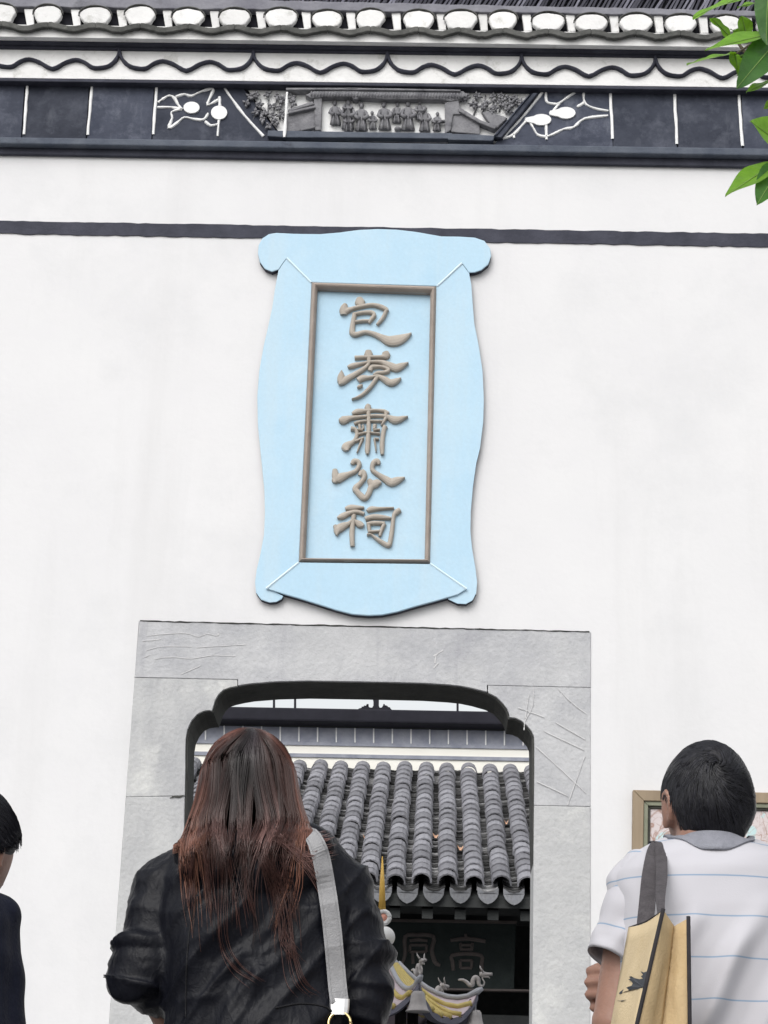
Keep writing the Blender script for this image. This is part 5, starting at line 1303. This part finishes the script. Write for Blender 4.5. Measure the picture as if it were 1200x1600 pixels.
wis = [[(345,1330),(348,1400),(352,1470),(375,1510),(410,1535)], [(420,1330),(438,1400),(452,1470),(466,1530),(490,1556)], [(400,1330),(425,1380),(440,1430),(445,1470),(470,1500)], [(430,1300),(475,1335),(520,1330)], [(430,1310),(480,1350),(505,1390)], [(320,1330),(326,1380),(330,1420)], [(452,1290),(490,1310),(518,1306)], [(300,1320),(298,1365),(296,1420)], [(380,1330),(385,1385),(395,1430)], [(360,1340),(372,1400),(376,1445)], [(440,1330),(455,1390),(460,1440)], [(410,1330),(448,1400),(456,1455),(458,1500)]]
for w in wis:
    for q in range(16 if w[0][0] in (430, 452, 300, 320) else 9):
        ox, oy = rr.normal(0, 4.5), rr.normal(0, 6); fan = rr.normal(0, 1.0); sp = spline([(x + ox * (1 - .2 * k) + fan * k * 2.2, y + oy * (k > 0) + rr.normal(0, 1.5)) for k, (x, y) in enumerate(w)], 5)
        pts = []
        for x, y in [tuple(v) for v in sp]:
            h = on(bvh_j, x, y, .006 + .004 * rr.rand())
            if h is not None:
                hwm, dpm = henv(y); yy = min(h.y, YWN - dpm * math.sqrt(max(0, 1 - ((x - hx) / max(hwm, 1)) ** 2)) if y < 1345 else h.y)
                d_ = ray(x, y); pts.append(np.array(CAM + d_ * (yy / d_.y)))
        if len(pts) > 5:
            paths.append(np.array(pts)); c_ = red * .5 + dark if w[0][0] not in (430, 452) else rose * .8
            tones.append(np.clip(np.outer(np.linspace(.7, 1.25, len(pts)), c_) * rr.uniform(.7, 1.3), 0, 1)); ws.append(rr.uniform(.0005, .0009))
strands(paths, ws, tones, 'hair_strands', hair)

# her shoulder bag: the strap down the back, a ring, the bag at the hip
mat('strap_grey', (0.22, 0.22, 0.23), (0.28, 0.28, 0.29), 60, .6, .25, 300, .4); mat('gold_metal', (0.75, 0.58, 0.28), (0.85, 0.68, 0.36), 10, .25, metal=1.0); mat('steel', (0.7, 0.7, 0.72), rough=.3, metal=1.0); mat('bag_leather', (0.20, 0.20, 0.21), (0.26, 0.26, 0.27), 40, .55, .3, 200)
sbx = at(533, 1640, YWN - .17)
sb = thing('shoulder_bag', 'grey shoulder bag hanging by a wide strap down the back of the woman', 'bag', (sbx.x, sbx.y, sbx.z - .30))
spx = [tuple(q) for q in spline([(486, 1306, 11), (494, 1318, 13), (503, 1345, 14), (511, 1390, 14.3), (518, 1440, 14.5), (524, 1500, 14.7), (528, 1545, 14.7), (531, 1566, 14.5)], 6)]
L_, R_ = [], []
for i, (x, y, w) in enumerate(spx):
    dx_, dy_ = (spx[min(i + 1, len(spx) - 1)][k] - spx[max(i - 1, 0)][k] for k in (0, 1)); ln_ = math.hypot(dx_, dy_); nx_, ny_ = -dy_ / ln_, dx_ / ln_
    a, b = on(bvh_j, x + nx_ * w, y + ny_ * w, .006), on(bvh_j, x - nx_ * w, y - ny_ * w, .006); m_ = on(bvh_j, x, y, .006)
    if None in (a, b, m_): continue
    yy = min(a.y, b.y, m_.y)
    a.y = a.y * .35 + yy * .65; b.y = b.y * .35 + yy * .65
    L_.append(a); R_.append(b)
for _ in range(6):
    for Q in (L_, R_):
        for i in range(1, len(Q) - 1): Q[i].y = min(Q[i].y, .25 * Q[i - 1].y + .5 * Q[i].y + .25 * Q[i + 1].y)
top = (L_[0] + R_[0]) / 2
over = [top + Vector((-.01, .05, .012)), top + Vector((-.015, .12, -.02)), top + Vector((-.01, .19, -.12)), top + Vector((.04, .23, -.30)), top + Vector((.10, .18, -.50))]
st_ = MB(); half = (L_[0] - R_[0]) / 2
Lf = [c + half for c in over[::-1]] + L_; Rf = [c - half for c in over[::-1]] + R_
n_ = len(Lf); tk = Vector((0, -.0028, 0)); vs = Lf + Rf + [p + tk for p in Lf] + [p + tk for p in Rf]
st_.add(vs, [q for i in range(n_ - 1) for q in ((i, i + 1, n_ + i + 1, n_ + i), (2 * n_ + i, 3 * n_ + i, 3 * n_ + i + 1, 2 * n_ + i + 1), (i, 2 * n_ + i, 2 * n_ + i + 1, i + 1), (n_ + i, n_ + i + 1, 3 * n_ + i + 1, 3 * n_ + i))])
so = obj('strap', st_, 'strap_grey', sb, smooth=False)
for Q, sg in ((L_, -1), (R_, 1)):                 # stitched edges
    C_ = [(l * .86 + r * .14 if sg < 0 else l * .14 + r * .86) + Vector((0, -.0030, 0)) for l, r in zip(L_, R_)]
    obj('stitching', MB().tube(C_, .0006, 5), 'bag_leather', so)
ctr_ = (L_[-1] + R_[-1]) / 2; dn = Vector((.003, -.002, -1)).normalized()
obj('strap_end', MB().loft([(ctr_ + dn * d_ + Vector((0, -.002, 0)), Vector((w_, 0, 0)), Vector((0, .0035, 0))) for d_, w_ in ((-.004, .0168), (.010, .0165), (.022, .0150))], 12), 'steel', sb)
rc = ctr_ + dn * .036 + Vector((.001, -.004, 0))
obj('ring', MB().tube([rc + Vector((.0185 * math.cos(t), .002 * math.sin(t), .0185 * math.sin(t))) for t in np.linspace(0, 2 * math.pi, 33)], .0026, 8), 'gold_metal', sb, smooth=True)
bt = rc + Vector((0, 0, -.02))
obj('bag_tab', MB().loft([(bt + Vector((0, 0, -z)), Vector((w_, 0, 0)), Vector((0, .004, 0))) for z, w_ in ((-.006, .013), (.02, .014), (.05, .02))], 12), 'bag_leather', sb)
bo = MB(); bo.loft([(bt + Vector((.03, -.01, -z)), Vector((w_, .02, 0)), Vector((-.01, d_, 0))) for z, w_, d_ in ((.045, .10, .020), (.06, .125, .035), (.15, .14, .05), (.25, .145, .055), (.275, .13, .04))], 24); obj('bag_body', bo, 'bag_leather', sb, smooth=True)
# ------------------------------------------------------------------ the man
YMN = 3.68
mx = at(1110, 1450, YMN).x
mn = thing('person', 'man with short black hair in a white polo shirt with thin blue stripes, back turned', 'person', (mx, YMN, TZ))
def stripe_mat():
    M = bpy.data.materials.new('striped_knit'); M.use_nodes = True; t = M.node_tree; N = t.nodes; L = t.links; b = N['Principled BSDF']
    b.inputs['Roughness'].default_value = .9; b.inputs['Sheen Weight'].default_value = .15; b.inputs['Specular IOR Level'].default_value = .15
    a = N.new('ShaderNodeAttribute'); a.attribute_name = 'run'
    mo = N.new('ShaderNodeMath'); mo.operation = 'FRACT'; L.new(a.outputs['Fac'], mo.inputs[0])
    r = N.new('ShaderNodeValToRGB'); e = r.color_ramp.elements; w, bl = (.46, .455, .49, 1), (.22, .30, .41, 1)
    e[0].position = 0; e[0].color = w; e[1].position = 1; e[1].color = w
    for p, c in ((.476, w), (.487, bl), (.513, bl), (.524, w)): q = e.new(p); q.color = c
    L.new(mo.outputs[0], r.inputs[0]); L.new(r.outputs[0], b.inputs['Base Color'])
    tc = N.new('ShaderNodeTexCoord'); wv = N.new('ShaderNodeTexNoise'); wv.inputs['Scale'].default_value = 420; L.new(tc.outputs['Object'], wv.inputs['Vector'])
    bp = N.new('ShaderNodeBump'); bp.inputs['Strength'].default_value = .15; bp.inputs['Distance'].default_value = .002; L.new(wv.outputs[0], bp.inputs['Height']); L.new(bp.outputs[0], b.inputs['Normal'])
    MATS['striped_knit'] = M
stripe_mat()
mat('collar_knit', (0.19, 0.195, 0.225), (0.24, 0.245, 0.28), 60, .9, .3, 300, .2)
bm_ = MB()
mc = at(1104, 1262, YMN + .015)
Tm = head_mesh(bm_, mc, R(13), R(15), .98)
bm_.capsule(mc + Vector((0, -.02, -.05)), at(1108, 1345, YMN - .005), .056, .062)
torso_loft(bm_, [(1110, 1325, 70, .055, 0), (1110, 1350, 125, .08, 0), (1110, 1385, 140, .096, 0), (1110, 1480, 132, .105, 0), (1110, 1600, 122, .10, 0), (1110, 1720, 120, .10, 0), (1110, 1850, 132, .115, 0)], YMN)
ml, mle = at(1003, 1382, YMN), at(962, 1600, YMN - .02); mlw = at(1014, 1556, YMN + .20)
mr, mre, mrw = at(1222, 1380, YMN), at(1262, 1600, YMN - .01), at(1268, 1830, YMN + .03)
bm_.capsule(ml, mle, .050, .040); bm_.capsule(mle, mlw, .042, .028)
bm_.capsule(mr, mre, .050, .041); bm_.capsule(mre, mrw, .041, .028)
fwm = (mlw - mle).normalized()
hand(bm_, at(1010, 1553, YMN + .205), Vector((-1, .12, .03)), Vector((0, 0, 1)), Vector((0, -1, 0)), (1.25, 1.2, .7), 1.0)
hand(bm_, mrw + (mrw - mre).normalized() * .02, (mrw - mre), Vector((0, 1, 0)), Vector((-1, 0, 0)), (.25, .35, .25), 1.0)
legs(bm_, mx, YMN, TZ, .82)
mb_ = body_obj(mn, bm_); face_parts(Tm, .98, mb_)
trousers(mn, mx, YMN, TZ, .82, 'trouser_dark'); shoe_pair(mn, mx, YMN, TZ + .002, 'shoe', .095)
# polo shirt
sh = MB()
superloft(sh, [(1110, 1322, 64, .062, 0), (1110, 1333, 94, .080, 0), (1110, 1347, 122, .095, 0), (1110, 1372, 140, .112, 0), (1110, 1430, 140, .124, -.004), (1110, 1500, 139, .126, -.006), (1110, 1600, 141, .124, -.006), (1110, 1750, 150, .13, -.004), (1110, 1870, 156, .142, 0), (1110, 1900, 156, .142, 0)], YMN)
lh, rh = at(957, 1504, YMN - .015), at(1246, 1508, YMN - .015)
sleeves = []
for a_, b_, h_ in ((ml, mle, lh), (mr, mre, rh)):
    sx = 1 if b_.x > a_.x else -1
    sh.ball(a_ + Vector((-sx * .006, 0, .001)), (.054, .060, .048), 20, 12)
    sh.capsule(at(1110 + sx * 62, 1356, YMN), a_, .050, .054)
    d = (h_ - a_).normalized(); q = Vector((1, 0, 0)); q = (q - d * q.dot(d)).normalized() * -sx; f_ = d.cross(q).normalized()
    sh.capsule(a_, a_ + d * .05, .052, .045)
    L_ = (h_ - a_).length; nr, na = 34, 48; vs = []; rv = []
    prof_s = [(-.30, .047), (-.05, .0585), (.2, .0580), (.5, .055), (.8, .052), (.93, .051), (1.0, .050)]
    for j in range(nr):
        t = -.30 + 1.30 * j / (nr - 1) if j < nr - 6 else None
        if j < nr - 5: t = -.30 + 1.30 * j / (nr - 6); r_ = np.interp(t, [p[0] for p in prof_s], [p[1] for p in prof_s])
        else: t = 1.0 - .05 * (j - (nr - 6)); r_ = np.interp(t, [p[0] for p in prof_s], [p[1] for p in prof_s]) - .0032
        for i_ in range(na):
            th = 2 * math.pi * i_ / na
            p0 = a_ + d * (L_ * t)
            nrm = q * math.cos(th) + f_ * math.sin(th)
            k = noise.noise(Vector((math.cos(th) * 1.3 + sx * 3, math.sin(th) * 1.3, t * 2.6)))
            k2 = math.sin((t * 7.5 + math.cos(th + .6) * 2.6 + 2.2 * noise.noise(Vector((math.cos(th), math.sin(th), t * 2 + 9)))) * 1.6)
            amp = min(1, max(0, t + .2)) * (1 if t < .9 else .55)
            r2 = r_ * (1.0 + .10 * k * amp) + .0030 * k2 * amp - (.0016 if abs(t - .87) < .02 else 0)
            slant = .10 * math.cos(th) * t                     # the hem hangs lower on the outside
            vs.append(p0 + q * (math.cos(th) * r2 * .90) + f_ * (math.sin(th) * r2 * 1.18) + d * (L_ * slant * .35)); rv.append((t * L_ * 868 - 28) / 62 + .5)
    fs = [(j * na + i_, j * na + (i_ + 1) % na, (j + 1) * na + (i_ + 1) % na, (j + 1) * na + i_) for j in range(nr - 1) for i_ in range(na)]
    sleeves.append((vs, fs, rv))
sme = remesh(sh, .0050, 7)
a, n = coords(sme)
c0 = np.array(at(1110, 1450, YMN)); dx, dz = (a[:, 0] - c0[0]) / S, -(a[:, 2] - c0[2]) / S
# stripe coordinate: along the body, along the sleeve on the sleeves
run = (dz + 450 - 450) / 64.0
zz = (1450 + dz - 1390) / 60.0 + .5 + .00012 * 0
asv, adv = np.array(ml), np.array(lh - ml); brv, bdv = np.array(mr), np.array(rh - mr)
al = (a - asv) @ adv / (adv @ adv); ar = (a - brv) @ bdv / (bdv @ bdv)
Ls = np.linalg.norm(adv) * 868
sl_ = (al * Ls - 25) / 62.0 + .5
isl = dx < -142 + np.clip((dz + 60) * -.05, -20, 10); isr = dx > 142
runv = zz
hem = (np.abs(al - .86) < .012) & isl
nz1 = vnoise(a * 6.0 + 20); nz2 = vnoise(a * 15.0 + 7)
u = (dx * .86 + dz * .52) / 60.0
low = np.clip((dz + 40) / 120, 0, 1)
f1 = sm_(u * 5.2 + nz1 * 3.8 + 1.0) ** 2 * .030 * np.clip(nz2 * 1.5 - .05, 0, 1) * low * np.clip((dx + 95) / 60, 0, 1)
f2 = sm_((dx * .5 + dz * .85) / 13 + nz1 * 6) ** 2 * .005 * np.clip(1 - np.abs(dz + 95) / 40, 0, 1)
f3 = sm_((dz - dx * .7) / 14 + nz1 * 7) ** 2 * .006 * np.clip((-dx - 110) / 30, 0, 1)
disp = f1 + f2 + f3 + (nz1 - .5) * .012 + (nz2 - .5) * .005
put(sme, a + n * disp[:, None])
at_ = sme.attributes.new('run', 'FLOAT', 'POINT'); at_.data.foreach_set('value', runv.astype(np.float32))
bvh_s = BVHTree.FromPolygons([v.co.copy() for v in sme.vertices], [tuple(p.vertices) for p in sme.polygons])
sme.transform(Matrix.Translation(-wloc(mn))); shirt = link('polo_shirt', sme, 'striped_knit', mn)
for vs, fs, rv in sleeves:
    so_ = obj('sleeve', MB().add(vs, fs), 'striped_knit', shirt, smooth=True)
    so_.data.attributes.new('run', 'FLOAT', 'POINT').data.foreach_set('value', np.array(rv, np.float32))
# collar: a standing band folded over at the neck
ck = MB(); n_ = 64; ring = []
cc = at(1108, 1331, YMN - .004)
rows = ((.020, .0545, .056), (.026, .058, .060), (.024, .0635, .0665), (.014, .0685, .0775), (.004, .0735, .088), (-.007, .0775, .0965), (-.014, .079, .1005), (-.015, .0775, .0985), (-.004, .068, .080), (.012, .0555, .058))
for j, (dzv, rx, ry) in enumerate(rows):
    for i in range(n_):
        t = 2 * math.pi * i / n_; fr_ = (1 - math.cos(t)) / 2   # 0 at the back, 1 at the front
        p = cc + Vector((rx * math.sin(t), -ry * math.cos(t), dzv - .055 * fr_ ** 1.5))
        if 3 <= j <= 7:
            h = bvh_s.ray_cast(Vector((p.x, p.y, cc.z + .2)), Vector((0, 0, -1)))
            if h[0] is not None: p.z = max(p.z, min(h[0].z + (.0045 if j < 7 else .0015), cc.z + .03))
        ring.append(p)
nr_ = len(rows)
ck.add(ring, [(j * n_ + i, j * n_ + (i + 1) % n_, ((j + 1) % nr_) * n_ + (i + 1) % n_, ((j + 1) % nr_) * n_ + i) for j in range(nr_) for i in range(n_)])
obj('collar', ck, 'collar_knit', shirt, smooth=True)
hl = lambda ang: -.048 + (.084 * np.clip((ang - .85) / .45, 0, 1)) + (.075 * np.clip((ang - 1.75) / .5, 0, 1))
short_hair(mb_, Tm, .98, (-.12, -.62, .60), 6500, (.0065, .0065, .009), (.018, .018, .025), 3, hl, .55)

# tote bag on the man's left shoulder
mat('tote_cloth', (0.53, 0.425, 0.27), (0.585, 0.475, 0.31), 30, .9, .2, 260, .15, c3=(0.50, 0.375, 0.21), scale3=7, thr=(.5, .8))
mat('tote_side', (0.47, 0.35, 0.20), (0.53, 0.40, 0.235), 30, .9, .2, 260, .15, c3=(0.43, 0.30, 0.14), scale3=7, thr=(.5, .8))
mat('black_tape', (0.018, 0.016, 0.018), (0.028, 0.026, 0.03), 40, .85); mat('tote_strap', (0.055, 0.050, 0.055), (0.085, 0.078, 0.084), 60, .85, .4, 260); mat('print_ink', (0.040, 0.045, 0.055), (0.055, 0.06, 0.07), 30, .85)
Y0, Y1, Y2 = YMN - .225, YMN - .40, YMN - .37        # far left edge, near corner, right edge
A0, A1 = at(983, 1449, Y0), at(1036.5, 1423, Y1); Bv, B1 = at(1053, 1448, (Y1 + Y2) / 2 + .03), at(1075.5, 1435, Y2)
A0b, A1b, B1b = at(955.5, 1600, Y0), at(995, 1600, Y1), at(1077.5, 1600, Y2)
A0b = down_to(A0, A0b, A0b.z - .16); A1b = down_to(A1, A1b, A1b.z - .16); B1b = down_to(B1, B1b, B1b.z - .16); Bvb = (A1b + B1b) / 2 + Vector((0, .03, 0))
C1 = B1 + (A0 - A1) * .92 + Vector((.03, 0, 0)); C1b = B1b + (A0b - A1b) * .92 + Vector((.03, 0, 0)); D = (A0 + C1) / 2 + Vector((.01, -.02, -.02)); Db = (A0b + C1b) / 2
tb = thing('tote_bag', 'tan tote bag with black edging and dark branch print over the shoulder of the man', 'bag', (A1b + C1b) / 2)
def sheet(name, quad, material, nu=10, nv=14, bulge=0.0, th=.0025, parent=tb, seed=0, top=None):
    a_, b_, c_, d_ = quad; nrm = (b_ - a_).cross(d_ - a_).normalized(); vs = []
    if nrm.y > 0: nrm = -nrm
    for j in range(nv + 1):
        for i in range(nu + 1):
            s_, t_ = i / nu, j / nv
            p = (a_ * (1 - s_) + b_ * s_) * (1 - t_) + (d_ * (1 - s_) + c_ * s_) * t_
            k = noise.noise(Vector((s_ * 2.2 + seed, t_ * 3.2, seed)))
            e = math.sin(math.pi * s_) * min(1, 3 * t_)
            p = p + nrm * (bulge * e + .010 * k * e + .004 * noise.noise(Vector((s_ * 6, t_ * 8, seed + 4))) * e)
            if top: p = p + Vector((0, 0, top(s_) * (1 - t_) ** 3))
            vs.append(p)
    w = nu + 1; fs = [(j * w + i, j * w + i + 1, (j + 1) * w + i + 1, (j + 1) * w + i) for j in range(nv) for i in range(nu)]
    o = obj(name, MB().add(vs, fs), material, parent, smooth=True); md = o.modifiers.new('cloth', 'SOLIDIFY'); md.thickness = th; md.offset = 0
    return o, vs
fp, fpv = sheet('front_panel', (A0, A1, A1b, A0b), 'tote_cloth', bulge=.004, seed=1, top=lambda s: -.006 * math.sin(math.pi * s))
sheet('side_gusset', (A1, Bv, Bvb, A1b), 'tote_side', 6, 14, .006, seed=2); sheet('side_gusset', (Bv, B1, B1b, Bvb), 'tote_side', 6, 14, .006, seed=3)
sheet('back_panel', (B1, C1, C1b, B1b), 'tote_cloth', 8, 10, 0, seed=5); sheet('side_gusset', (C1, D, Db, C1b), 'tote_side', 4, 8, 0, seed=6); sheet('side_gusset', (D, A0, A0b, Db), 'tote_side', 4, 8, 0, seed=7)
sheet('bottom_panel', (A0b, A1b, B1b, C1b), 'tote_side', 4, 4, 0, seed=8)
for a_, b_ in ((A1, A1b), (B1, B1b), (A0, A1)):
    m_ = (a_ + b_) / 2
    w = .0032 if a_ is not A0 else .0012
    obj('edge_tape', MB().tube([a_ + Vector((0, -.001, .003 if a_ is not A0 else 0)), m_ + Vector((0, -.0015, -.004 if a_ is A0 else 0)), b_ + Vector((0, -.001, 0))], w, 8), 'black_tape', tb, smooth=True)
# print on the front panel, laid on the cloth
bvh_t = BVHTree.FromPolygons(fpv, [tuple(p.vertices) for p in fp.data.polygons])
def on_cloth(x, y, off=.010):
    h = bvh_t.ray_cast(CAM, ray(x, y)); return (h[0] - ray(x, y) * off) if h[0] else None
ZM = lambda pts: [(900 + x / 3.477, 1140 + y / 3.477) for x, y in pts]
pr = [(222,1443),(240,1424),(262,1407),(285,1396),(303,1390),(308,1378),(300,1366),(284,1358),(296,1352),(282,1336),(300,1340),(318,1350),(345,1356),(364,1352),(352,1340),(364,1332),(350,1312),(368,1320),(386,1312),(383,1335),(378,1362),(366,1398),(340,1408),(300,1413),(262,1424),(240,1436)]
pv = [on_cloth(*p) for p in ZM(pr)]
pm = MB()
if all(pv): pm.add(pv, [tuple(range(len(pv)))])
l1 = [on_cloth(*p) for p in ZM([(222,1473),(245,1472),(271,1468),(246,1476)])]
if all(l1): pm.add(l1, [(0, 1, 2, 3)])
po = obj('branch_print', pm, 'print_ink', fp); md = po.modifiers.new('ink', 'SOLIDIFY'); md.thickness = .0006
# straps over the shoulder
def tstrap(px_pts, ends, w0, seed):
    P1 = []
    for x, y, w in [tuple(q) for q in spline(px_pts, 6)]:
        h = on(bvh_s, x, y, .006)
        if h is None: h = at(x, y, YMN - .13)
        P1.append((h, w))
    tk = Vector((0, -.003, 0)); Lp, Rp = [], []
    yy = [p.y for p, _ in P1]
    y_end = ends
    for i, (p, w) in enumerate(P1):
        t = i / (len(P1) - 1); yt = min(p.y, p.y * (1 - max(0, t - .30) / .70) + y_end * max(0, t - .30) / .70)
        d = (p - CAM).normalized(); q = CAM + d * ((yt - CAM.y) / d.y)
        Lp.append(q - Vector((w * S, 0, 0))); Rp.append(q + Vector((w * S, .006, 0)))
    tp = (Lp[0] + Rp[0]) / 2; hv = (Rp[0] - Lp[0]) / 2
    ov = [tp + Vector((0, .04, .010)), tp + Vector((0, .10, -.005)), tp + Vector((-.005, .17, -.08)), tp + Vector((-.02, .16, -.16))]
    Lp = [c - hv for c in ov[::-1]] + Lp; Rp = [c + hv for c in ov[::-1]] + Rp
    k = len(Lp); vs = Lp + Rp + [p + tk for p in Lp] + [p + tk for p in Rp]
    obj('strap', MB().add(vs, [q for i in range(k - 1) for q in ((i, i + 1, k + i + 1, k + i), (2 * k + i, 3 * k + i, 3 * k + i + 1, 2 * k + i + 1), (i, 2 * k + i, 2 * k + i + 1, i + 1), (k + i, k + i + 1, 3 * k + i + 1, 3 * k + i))]), 'tote_strap', tb, smooth=False)
tstrap([(1027, 1316, 9), (1022, 1330, 11), (1016, 1365, 12), (1012, 1405, 12), (1008, 1446, 12)], Y0 - .03, 12, 1)
tstrap([(1033, 1316, 9), (1033, 1332, 9), (1034, 1370, 8.5), (1032, 1400, 7), (1033, 1428, 5)], Y1 + .02, 9, 2)

# ------------------------------------------------------------------ the person at the left edge
YLN = 3.75
lx = at(-78, 1450, YLN).x
lp = thing('person', 'black haired person in a dark navy jacket at the left edge, face turned right', 'person', (lx, YLN, TZ))
mat('navy_cloth', (0.0065, 0.0078, 0.017), (0.011, 0.013, 0.026), 40, .7, .25, 160, .15)
bl = MB(); lc = at(-48, 1328, YLN)
Tl = head_mesh(bl, lc, R(-30), R(6), .95)
bl.capsule(lc + Vector((0, -.015, -.05)), at(-70, 1420, YLN), .048, .055)
torso_loft(bl, [(-80, 1400, 60, .05, 0), (-80, 1425, 90, .07, 0), (-80, 1460, 96, .085, 0), (-80, 1600, 92, .09, 0), (-80, 1750, 95, .09, 0), (-80, 1850, 110, .10, 0)], YLN)
for sx in (-1, 1):
    s0 = at(-80 + sx * 72, 1445, YLN); e0 = at(-80 + sx * 80, 1650, YLN); w0 = at(-80 + sx * 86, 1840, YLN + .04)
    bl.capsule(s0, e0, .038, .034); bl.capsule(e0, w0, .034, .024); hand(bl, w0 + (w0 - e0).normalized() * .02, w0 - e0, Vector((0, 1, 0)), Vector((-sx, 0, 0)), (.25, .35, .25), .88)
legs(bl, lx, YLN, TZ, .74, .085)
lb = body_obj(lp, bl); face_parts(Tl, .95, lb)
trousers(lp, lx, YLN, TZ, .74, 'trouser_dark', .085, .92); shoe_pair(lp, lx, YLN, TZ + .002, 'shoe', .085)
nj = MB()
superloft(nj, [(-76, 1388, 50, .06, 0), (-78, 1398, 74, .078, 0), (-80, 1412, 92, .09, 0), (-80, 1440, 104, .104, 0), (-80, 1520, 104, .112, 0), (-80, 1620, 102, .112, 0), (-80, 1780, 112, .125, 0), (-80, 1880, 116, .13, 0)], YLN)
for sx in (-1, 1):
    s0 = at(-80 + sx * 74, 1440, YLN); e0 = at(-80 + sx * 80, 1650, YLN); w0 = at(-80 + sx * 86, 1830, YLN + .04)
    nj.capsule(s0, e0, .044, .050); nj.capsule(e0, w0, .050, .042)
nme = remesh(nj, .0060, 8); a, n = coords(nme); nz1 = vnoise(a * 6 + 3); nz2 = vnoise(a * 16)
put(nme, a + n * ((sm_(a[:, 2] * 60 + a[:, 0] * 40 + nz1 * 6) ** 2 * .0055 + (nz1 - .5) * .009 + (nz2 - .5) * .005))[:, None]); nme.transform(Matrix.Translation(-wloc(lp))); link('jacket', nme, 'navy_cloth', lp)
hl2 = lambda ang: -.046 + .032 * np.clip((ang - .9) / .5, 0, 1) + .030 * np.clip((ang - 2.0) / .5, 0, 1)
short_hair(lb, Tl, .95, (0, -.35, .8), 3600, (.008, .008, .012), (.020, .020, .028), 8, hl2, .25, (.05, .075), 1.06)
